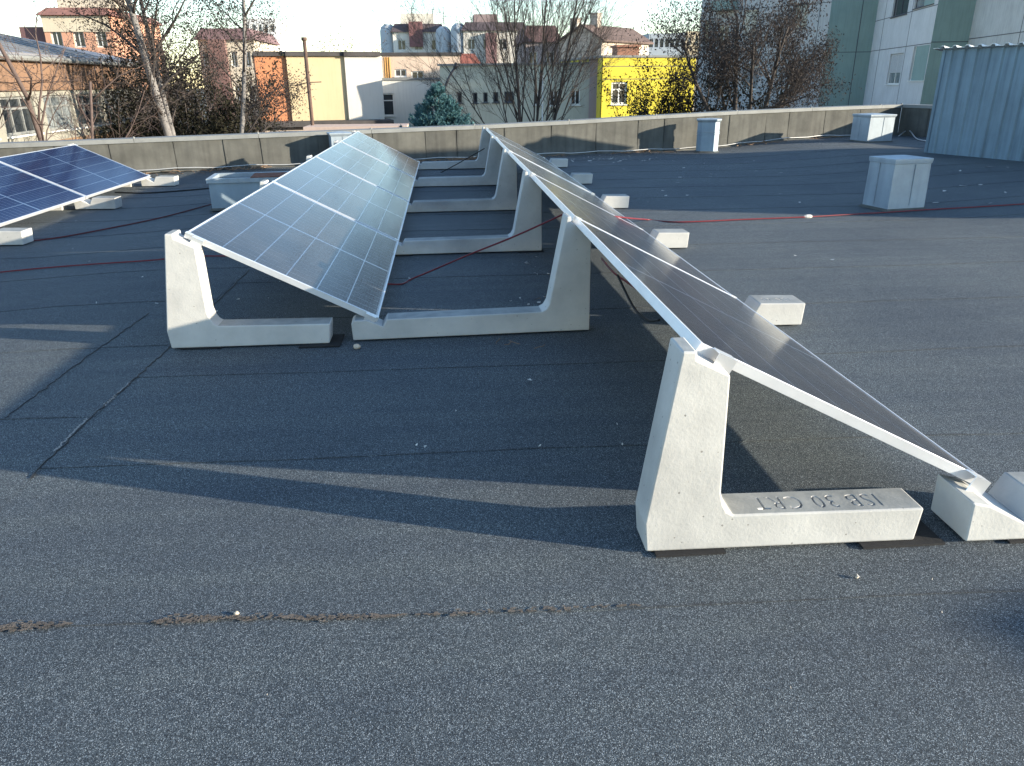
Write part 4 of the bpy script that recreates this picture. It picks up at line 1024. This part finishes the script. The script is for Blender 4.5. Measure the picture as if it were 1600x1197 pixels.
# grey wall 1 : from far left to c1 ; faces left
l0 = -on_line(1090, 120, c1, -e2) if False else None
far_ = P(1088, 120, 79.0); far_.z = 0; g1 = Facade(far_, c1)          # left end is the far end
def apwall(f, rects, m, name):
    hs = [f.rect(*q[:4]) for q in rects]
    wall_with_holes(f, 0, f.L, ZS, ZT, hs, rev=.25).build(name, m, ap)
    for h, q in zip(hs, rects): window(ap, f, h, bars=q[4], hbar=q[5], fm=q[6], pm=q[7], shutter=q[8], fw=.09, rev=.17)
    mb = MB(); body_box(mb, f, .02, f.L-.02, ZS, ZT-.02, .26, 3.0); mb.build('panel_core', m, ap)
apwall(g1, [(1240, 5, 1262, 45, 1, None, 'dframe', 'pane_pale', .0), (1160, 16, 1182, 58, 1, None, 'wframe', 'pane_pale', 0), (1099, 32, 1107, 66, 0, None, 'dframe', 'pane', 0), (1230, 96, 1256, 135, 1, None, 'wframe', 'pane_pale', .3), (1160, 104, 1184, 140, 1, None, 'wframe', 'pane_pale', 0), (1125, -30, 1142, 4, 1, None, 'wframe', 'pane', 0), (1122, 40, 1138, 72, 1, None, 'wframe', 'pane', 0)], m_gr, 'panel_wall')
t1 = on_line(1364, 60, c1, e1); c2 = c1 + e1*t1; te1 = Facade(c1, c2); apwall(te1, [], m_te, 'teal_wall')
t2 = on_line(1456, 60, c2, -e2); c3 = c2 - e2*t2; g2 = Facade(c2, c3)
apwall(g2, [(1396, -14, 1420, 24, 1, None, 'dframe', 'pane', 0), (1388, 84, 1408, 132, 1, None, 'wframe', 'pane_pale', .62), (1424, 72, 1448, 126, 1, .72, 'wframe', 'pane_pale', 0), (1431, -24, 1462, 9, 1, None, 'dframe', 'pane_pale', 0), (1424, 15, 1428, 15.5, 0, None, 'dframe', 'pane', 0)][:4], m_li, 'panel_wall')
t3 = on_line(1518, 40, c3, e1); c4 = c3 + e1*t3; te2 = Facade(c3, c4); apwall(te2, [], m_te, 'teal_wall')
t4 = on_line(1640, 40, c4, -e2); c5 = c4 - e2*t4; g3 = Facade(c4, c5)
apwall(g3, [(1548, -50, 1580, -12, 1, None, 'dframe', 'pane', 0)], m_gr, 'panel_wall')
g4 = Facade(c5, c5 + e1*9); apwall(g4, [], m_te, 'teal_wall')
mb = MB(); q = [far_, c1, c2, c3, c4, c5, c5+e1*9, far_+e1*34]
mb.prism_z([(p.x, p.y) for p in q], ZT, ZT+.3); mb.build('roof_slab', M['coping'], ap)
for f, v, um in ((g1, 83, 1235), (te1, 82, 1325), (g2, 74, 1410), (te2, 66, 1490), (g3, 55, 1565), (g2, 14, 1442), (g1, 12, 1200)):
    zz = f.sz(um, v)[1]; mb = MB(); mb.obox(f.pt(.0, zz, -.02), f.e*f.L, f.n*.028, (0, 0, .05)); mb.build('joint', M['dframe'], ap)
for f, u in ((g2, 1377), (g2, 1418), (te1, 1340), (g3, 1592), (g1, 1275)):
    a0 = f.sz(u, 60)[0]; mb = MB(); mb.obox(f.pt(a0, ZS, -.02), f.e*.06, f.n*.03, (0, 0, ZT-ZS)); mb.build('joint', M['dframe'], ap)
mb = MB(); a0, a1 = g1.sz(1120, 20)[0], g1.sz(1152, 20)[0]; z0, z1 = g1.sz(1135, 14)[1], g1.sz(1135, 1)[1]
mb.obox(g1.pt(a0, z0, .0), g1.e*(a1-a0), g1.n*1.0, (0, 0, z1-z0)); mb.obox(g1.pt(a0-.1, z0-.15, -.02), g1.e*(a1-a0+.2), g1.n*1.15, (0, 0, .147)); mb.build('balcony', m_te, ap)

# ================================================================ TREES
class Tree:
    def __init__(s, seed): s.r = random.Random(seed); s.tr = MB(); s.br = MB(); s.tips = []
    def rv(s, k=1.0):
        return Vector((s.r.gauss(0, k), s.r.gauss(0, k), s.r.gauss(0, k)))
    def grow(s, p, d, length, rad, lvl, maxl, spec):
        """spec per level: nseg, wobble, up, nchild, angle, lenratio, start"""
        sp = spec[min(lvl, len(spec)-1)]; n = sp['n']; pts = [p.copy()]; rads = [rad]; dirs = [d]
        for i in range(n):
            d = (d + s.rv(sp['wob']) + Vector((0, 0, sp['up']))/n).normalized(); p = p + d*(length/n)
            pts.append(p.copy()); rads.append(rad*(1-(i+1)/n*(1-sp.get('tip', .3)))); dirs.append(d)
        (s.tr if lvl < spec[0].get('trunk_levels', 1) else s.br).tube(pts, rads, 8 if lvl == 0 else (5 if lvl == 1 else 3), cap=lvl < 2)
        if lvl >= maxl:
            s.tips.append((pts, d)); return
        nc = sp['nc']; nc = nc if isinstance(nc, int) else s.r.randint(*nc)
        for k in range(nc):
            t = sp.get('start', .3) + (1-sp.get('start', .3))*(k+s.r.random())/nc; t = min(t, .999)
            i = min(int(t*n), n-1); q = pts[i].lerp(pts[i+1], t*n-i); dd = dirs[i+1]
            ax = dd.orthogonal().normalized(); ax.rotate(Matrix.Rotation(s.r.uniform(0, 6.283), 3, dd))
            an = R(s.r.gauss(sp['ang'], sp['ang']*.25)); nd = dd.copy(); nd.rotate(Matrix.Rotation(an, 3, ax))
            s.grow(q, nd, length*sp['lr']*s.r.uniform(.7, 1.2)*(1.15-.5*t), max(.0055, rads[i]*sp.get('rr', .6)), lvl+1, maxl, spec)
        if sp.get('cont', True): s.tips.append((pts[-2:], d))
    def leaves(s, per, size, spread, m, root, droop=.5, name='foliage', cull=None, aspect=.5):
        mb = MB(); r = s.r
        for pts, d in s.tips:
            if cull and not cull(pts[-1]): continue
            k = per if isinstance(per, int) else (int(per) + (1 if r.random() < per-int(per) else 0))
            for _ in range(k):
                i = r.randint(0, len(pts)-2); c = pts[i].lerp(pts[i+1], r.random()) + s.rv(spread)
                a = (s.rv(1) + Vector((0, 0, -droop*2))).normalized(); b = a.orthogonal().normalized(); b.rotate(Matrix.Rotation(r.uniform(0, 6.28), 3, a))
                L_ = size*r.uniform(.6, 1.3); w = L_*aspect
                mb.add([c, c+a*L_*.5+b*w*.5, c+a*L_, c+a*L_*.5-b*w*.5], [(0, 1, 2, 3)])
        o = mb.build(name, m, root); o['kind'] = 'stuff'; return o
    def finish(s, name, label, mt, mb_, cat='tree', grp='bare winter trees beyond the roof', loc=None):
        root = empty(name, loc or (0, 0, 0)); root.location = (0, 0, 0); tag(root, label, cat, grp)
        s.tr.build('trunk', mt, root, True)
        if s.br.v: s.br.build('branches', mb_, root, True)
        return root
M['bark_dark'] = mat('dark_bark', (.060, .050, .046), .9, var=.3, scale=6)
M['bark_pale'] = mat('pale_bark', (.17, .16, .155), .9, var=.35, scale=5)
M['bark_red'] = mat('reddish_twigs', (.095, .068, .060), .9, var=.3, scale=6)
M['leaf_brown'] = mat_leaf('brown_dead_leaves', (.028, .025, .026), (.074, .064, .060))
M['leaf_rust'] = mat_leaf('rusty_dead_leaves', (.055, .044, .043), (.14, .108, .096))
M['leaf_dark'] = mat_leaf('dark_evergreen_leaves', (.014, .017, .013), (.055, .05, .035))
M['needle'] = mat_leaf('blue_spruce_needles', (.045, .105, .115), (.13, .25, .27), .15)
M['leaf_green'] = mat_leaf('green_hedge_leaves', (.025, .032, .014), (.09, .10, .04))

# centre bare vase-shaped tree
T = Tree(21); b = P(829, 190, 31.0); base = Vector((b.x, b.y, ZS))
sp = [dict(n=8, wob=.035, up=.16, nc=11, ang=26, lr=.52, start=.26, rr=.6, tip=.3, trunk_levels=1), dict(n=5, wob=.07, up=.30, nc=6, ang=26, lr=.50, start=.25, rr=.55, tip=.3), dict(n=4, wob=.10, up=.25, nc=5, ang=28, lr=.55, start=.15, rr=.6), dict(n=3, wob=.12, up=.15, nc=3, ang=30, lr=.6, start=.1, rr=.7), dict(n=2, wob=.12, up=.15, nc=0, ang=30, lr=.5)]
T.tr.tube([base, base+Vector((0, 0, 2.2)), base+Vector((0, 0, 4.2))], [.34, .27, .24], 10)
for k, (dx, dy, lean) in enumerate(((-.30, .0, -.10), (.02, .1, .03), (.32, -.05, .17), (-.12, .2, -.30), (.2, .2, .36), (0, -.15, -.02), (-.2, -.1, -.52), (.15, -.1, .26), (-.1, .1, -.2), (.1, 0, .1))):
    d = Vector((lean, T.r.uniform(-.22, .22), 1)).normalized()
    T.grow(base + Vector((dx*.6, dy, 3.6+.1*k)), d, T.r.uniform(7.4, 8.8) if abs(lean) < .3 else 6.6, .065 if k < 3 else .036, 0, 4, sp)
root = T.finish('bare_tree', 'tall bare vase shaped tree in front of the grey green block', M['bark_dark'], M['bark_dark'])
T.leaves(.06, .06, .03, M['leaf_rust'], root)

# left tree with pale trunks and clinging leaves
T = Tree(5); b = P(298, 205, 24.0); base = Vector((b.x, b.y, ZS))
sp = [dict(n=9, wob=.04, up=.05, nc=19, ang=46, lr=.20, start=.54, rr=.45, tip=.35, trunk_levels=1), dict(n=5, wob=.12, up=.18, nc=6, ang=38, lr=.48, start=.2, rr=.5), dict(n=4, wob=.16, up=.08, nc=5, ang=40, lr=.5, start=.15, rr=.6), dict(n=3, wob=.2, up=-.05, nc=0, ang=40, lr=.5)]
bx_ = b.x
for (dx, lean, rr_, ln) in ((-.05, -.045, .17, 13.5), (.22, -.012, .12, 12.5), (.36, .018, .11, 12.0)):
    T.grow(base + Vector((dx, T.r.uniform(-.2, .2), 0)), Vector((lean, T.r.uniform(-.04, .04), 1)).normalized(), ln, rr_, 0, 3, sp)
root = T.finish('leafy_tree', 'pale trunked tree with clinging dry leaves at upper left', M['bark_pale'], M['bark_dark'])
T.leaves(20, .060, .19, M['leaf_brown'], root, droop=.3, cull=lambda p: not (p.z < 1.5 and p.x < bx_-1.15))

# far left bare tree in front of the school
T = Tree(9); b = P(52, 215, 18.5); base = Vector((b.x, b.y, ZS))
sp = [dict(n=7, wob=.09, up=.1, nc=9, ang=48, lr=.34, start=.45, rr=.5, tip=.35, trunk_levels=1), dict(n=5, wob=.16, up=.12, nc=6, ang=42, lr=.5, start=.2, rr=.55), dict(n=4, wob=.18, up=.05, nc=4, ang=42, lr=.55, start=.2, rr=.6), dict(n=3, wob=.2, up=0, nc=0, ang=40, lr=.5)]
for (dx, lean, rr_, ln) in ((0, -.06, .11, 9.6), (.3, .16, .08, 8.6), (-.4, -.22, .08, 8.8), (-1.6, -.05, .09, 9.2)):
    T.grow(base + Vector((dx, T.r.uniform(-.3, .3), 0)), Vector((lean, T.r.uniform(-.1, .1), 1)).normalized(), ln, rr_, 0, 3, sp)
root = T.finish('bare_tree', 'small bare tree with arching reddish branches at the left picture edge', M['bark_red'], M['bark_red'])
T.leaves(.25, .06, .03, M['leaf_rust'], root)

# right tree, brown leaves still on
T = Tree(14); b = P(1165, 180, 27.0); base = Vector((b.x, b.y, ZS))
sp = [dict(n=7, wob=.06, up=.0, nc=9, ang=46, lr=.46, start=.45, rr=.5, tip=.35, trunk_levels=1), dict(n=5, wob=.12, up=.25, nc=6, ang=40, lr=.5, start=.2, rr=.5), dict(n=4, wob=.15, up=.15, nc=5, ang=38, lr=.55, start=.15, rr=.6), dict(n=3, wob=.16, up=.05, nc=0, ang=40, lr=.5)]
T.tr.tube([base, base+Vector((0, 0, 3)), base+Vector((0, 0, 5.5))], [.22, .19, .17], 10)
for (dx, lean, ly, rr_, ln) in ((0, -.12, .1, .12, 5.2), (.1, .26, -.1, .11, 5.0), (-.1, -.5, 0, .10, 5.0), (.1, .62, .1, .09, 4.4), (0, .05, -.3, .09, 4.8), (0, -.3, .3, .08, 4.8), (0, .42, .2, .08, 4.8)):
    T.grow(base + Vector((dx, 0, 5.2)), Vector((lean, ly, 1)).normalized(), ln, rr_, 0, 3, sp)
root = T.finish('leafy_tree', 'spreading tree with dense dark brown leaves before the apartment building', M['bark_dark'], M['bark_dark'])
T.leaves(12, .082, .17, M['leaf_brown'], root, droop=.8, aspect=.42)

# shrubs as clumps of shoots
def shrub(name, label, u, v, Y, w, h, nst, m, per, size, seed, grp='shrubs beyond the parapet', depth=None, z0=None, spread=.09, wob=.12):
    T = Tree(seed); b = P(u, v, Y); zb = ZS if z0 is None else z0
    sp = [dict(n=6, wob=wob*.5, up=.1, nc=7, ang=34, lr=.36, start=.3, rr=.5, tip=.3, trunk_levels=1), dict(n=4, wob=wob, up=.15, nc=4, ang=36, lr=.5, start=.2, rr=.6), dict(n=3, wob=wob, up=.1, nc=0, ang=30, lr=.5)]
    dp = depth or w*.5
    for k in range(nst):
        x = T.r.uniform(-w/2, w/2); hh_ = h*T.r.uniform(.7, 1.0)*(1-.25*abs(x)/(w/2)) - zb + b.z if False else (h*T.r.uniform(.72, 1.0))
        T.grow(Vector((b.x+x*.7, b.y+T.r.uniform(-dp/2, dp/2), zb)), Vector((x*.6/max(h, 1), T.r.uniform(-.1, .1), 1)).normalized(), hh_, .05, 0, 2, sp)
    root = T.finish(name, label, M['bark_dark'], M['bark_dark'], 'shrub', grp)
    T.leaves(int(per*2.6), size, spread*1.3, m, root, droop=.3); return root
shrub('shrub', 'dense dark shrub mass behind the pale trunks, left part', 248, 190, 26.5, 1.9, 8.9, 20, M['leaf_dark'], 11, .12, 31)
shrub('shrub', 'dense dark shrub mass beside the orange bay', 328, 190, 27.5, 2.0, 8.2, 24, M['leaf_dark'], 11, .12, 32)
shrub('shrub', 'tall thin brown shrub between the pale trunks and the orange bay', 312, 170, 29.0, 2.6, 9.2, 14, M['leaf_rust'], 5, .10, 33)
shrub('shrub', 'low leafy twigs at the foot of the orange bay', 408, 190, 34.0, 1.0, 6.9, 6, M['leaf_brown'], 4, .09, 34)
shrub('hedge_shrub', 'upright dark shrub before the window of the yellow block', 1000, 175, 31.0, 1.1, 7.4, 10, M['leaf_dark'], 7, .10, 35, wob=.06)
shrub('hedge_shrub', 'tall upright shrub before the middle of the yellow block', 1030, 175, 30.0, 1.5, 8.1, 12, M['leaf_dark'], 7, .10, 36, wob=.06)
shrub('hedge_shrub', 'dark shrub between the yellow block and the leafy brown tree', 1066, 175, 29.5, 1.7, 8.3, 15, M['leaf_dark'], 9, .11, 37, wob=.07)
shrub('hedge_shrub', 'low dark shrub right of the leafy brown tree trunk', 1130, 185, 28.5, 3.6, 7.9, 20, M['leaf_dark'], 8, .11, 38)
shrub('bare_shrub', 'pale bare shrub in front of the peach block', 668, 130, 53.0, 2.6, 9.2, 16, M['leaf_rust'], 1, .08, 39)
shrub('far_tree', 'reddish bare crown beyond the yellow bay', 505, 90, 70.0, 5.2, 11.2, 18, M['leaf_rust'], 3, .16, 40, grp='far bare trees', spread=.15)
shrub('far_tree', 'small bare crown beyond the white bay', 540, 92, 74.0, 3.0, 9.8, 10, M['leaf_rust'], 2, .16, 41, grp='far bare trees', spread=.15)
shrub('far_tree', 'bare brown trees behind the left tree', 215, 120, 45.0, 5.5, 11.0, 18, M['leaf_rust'], 4, .12, 42, grp='far bare trees', spread=.12)
shrub('far_tree', 'bare crown at the foot of the mansard flats', 752, 100, 66.0, 3.0, 8.8, 12, M['leaf_rust'], 2, .12, 43, grp='far bare trees', spread=.12)

# blue spruce tip
T = Tree(50); b = P(686, 195, 21.0); zt = P(681, 136, 21.0).z; root = empty('spruce_tree'); tag(root, 'blue green spruce top peeping above the parapet', 'tree', 'evergreen trees beyond the roof')
mb = MB(); mb.tube([(b.x, b.y, ZS), (b.x, b.y, -2), (b.x, b.y, zt-.1)], [.16, .08, .01], 8); mb.build('trunk', M['bark_dark'], root, True)
mbn = MB(); mbb = MB(); r = T.r
def spray(p, d, L_, lift):
    """a bough: central shoot with needle blades all round"""
    n = max(5, int(L_/.045)); q = p.copy(); dd = d.copy(); pts = [q.copy()]
    for i in range(n):
        dd = (dd + Vector((0, 0, lift/n))).normalized(); q = q + dd*(L_/n); pts.append(q.copy())
        for _ in range(11):
            a = (dd*.9 + Vector((r.gauss(0, .6), r.gauss(0, .6), r.gauss(.25, .5)))).normalized(); bb = a.orthogonal().normalized(); bb.rotate(Matrix.Rotation(r.uniform(0, 6.28), 3, a))
            l = r.uniform(.06, .12); w = .016
            mbn.add([q-bb*w, q+bb*w, q+a*l], [(0, 1, 2)])
    mbb.tube([pts[0], pts[len(pts)//2], pts[-1]], [.012, .008, .003], 4)
z = zt
while z > -2.8:
    rad = (zt-z)*.62+.06; k = int(5+rad*11)
    for i in range(k):
        an = r.uniform(0, 6.283); d = Vector((math.cos(an), math.sin(an), .35+.9*math.exp(-(zt-z)*1.6))).normalized()
        st = Vector((b.x+math.cos(an)*rad*.35, b.y+math.sin(an)*rad*.35, z+r.uniform(-.06, .06)))
        L_ = rad*r.uniform(.55, .95)
        spray(st, d, L_, .5)
        for s_ in (-1, 1):
            d2 = d.copy(); d2.rotate(Matrix.Rotation(s_*R(38), 3, 'Z')); spray(st + d*L_*.4, d2, L_*.5, .5)
    z -= .11
o = mbn.build('needles', M['needle'], root); o['kind'] = 'stuff'
mbb.build('boughs', M['bark_dark'], root)

# ---------------------------------------------------------------- poles
mb = MB(); a, c = P(475, 60, 41.5), P(487, 190, 41.5); mb.tube([(a.x, a.y, ZS), (a.x, a.y, a.z)], .09, 8); mb.tube([(a.x, a.y, a.z-.1), (a.x, a.y, a.z+.05)], .14, 8)
q = P(481, 129, 41.5); l_, r_ = P(460, 134, 41.3), P(502, 128, 41.3)
mb.tube([l_, q, r_], .025, 5); tag(mb.build('flue_pole', mat('rusty_pole', (.10, .065, .05), .8, var=.3, scale=6), None, True), 'thin brown pole standing before the yellow bay', 'pole')
mb = MB(); Yp = 33.0; pts = [P(694, 150, Yp), P(695, 138, Yp), P(700, 124, Yp), P(706, 113, Yp), P(710, 107, Yp)]
mb.tube([Vector((pts[0].x, pts[0].y, ZS))]+pts, [.09, .07, .06, .05, .045, .045], 6); h0 = pts[-1]; mb.tube([h0, h0+(pts[-1]-pts[-2]).normalized()*.22], [.07, .11], 8)
tag(mb.build('street_lamp', M['dframe'], None, True), 'curved dark street lamp arm above the spruce', 'street lamp')
mb = MB(); a = P(848, 118, 30.5); mb.tube([(a.x, a.y, ZS), (a.x, a.y, a.z)], .028, 6); tag(mb.build('thin_pole', M['wframe'], None, True), 'thin white pole beside the bare tree trunks', 'pole')
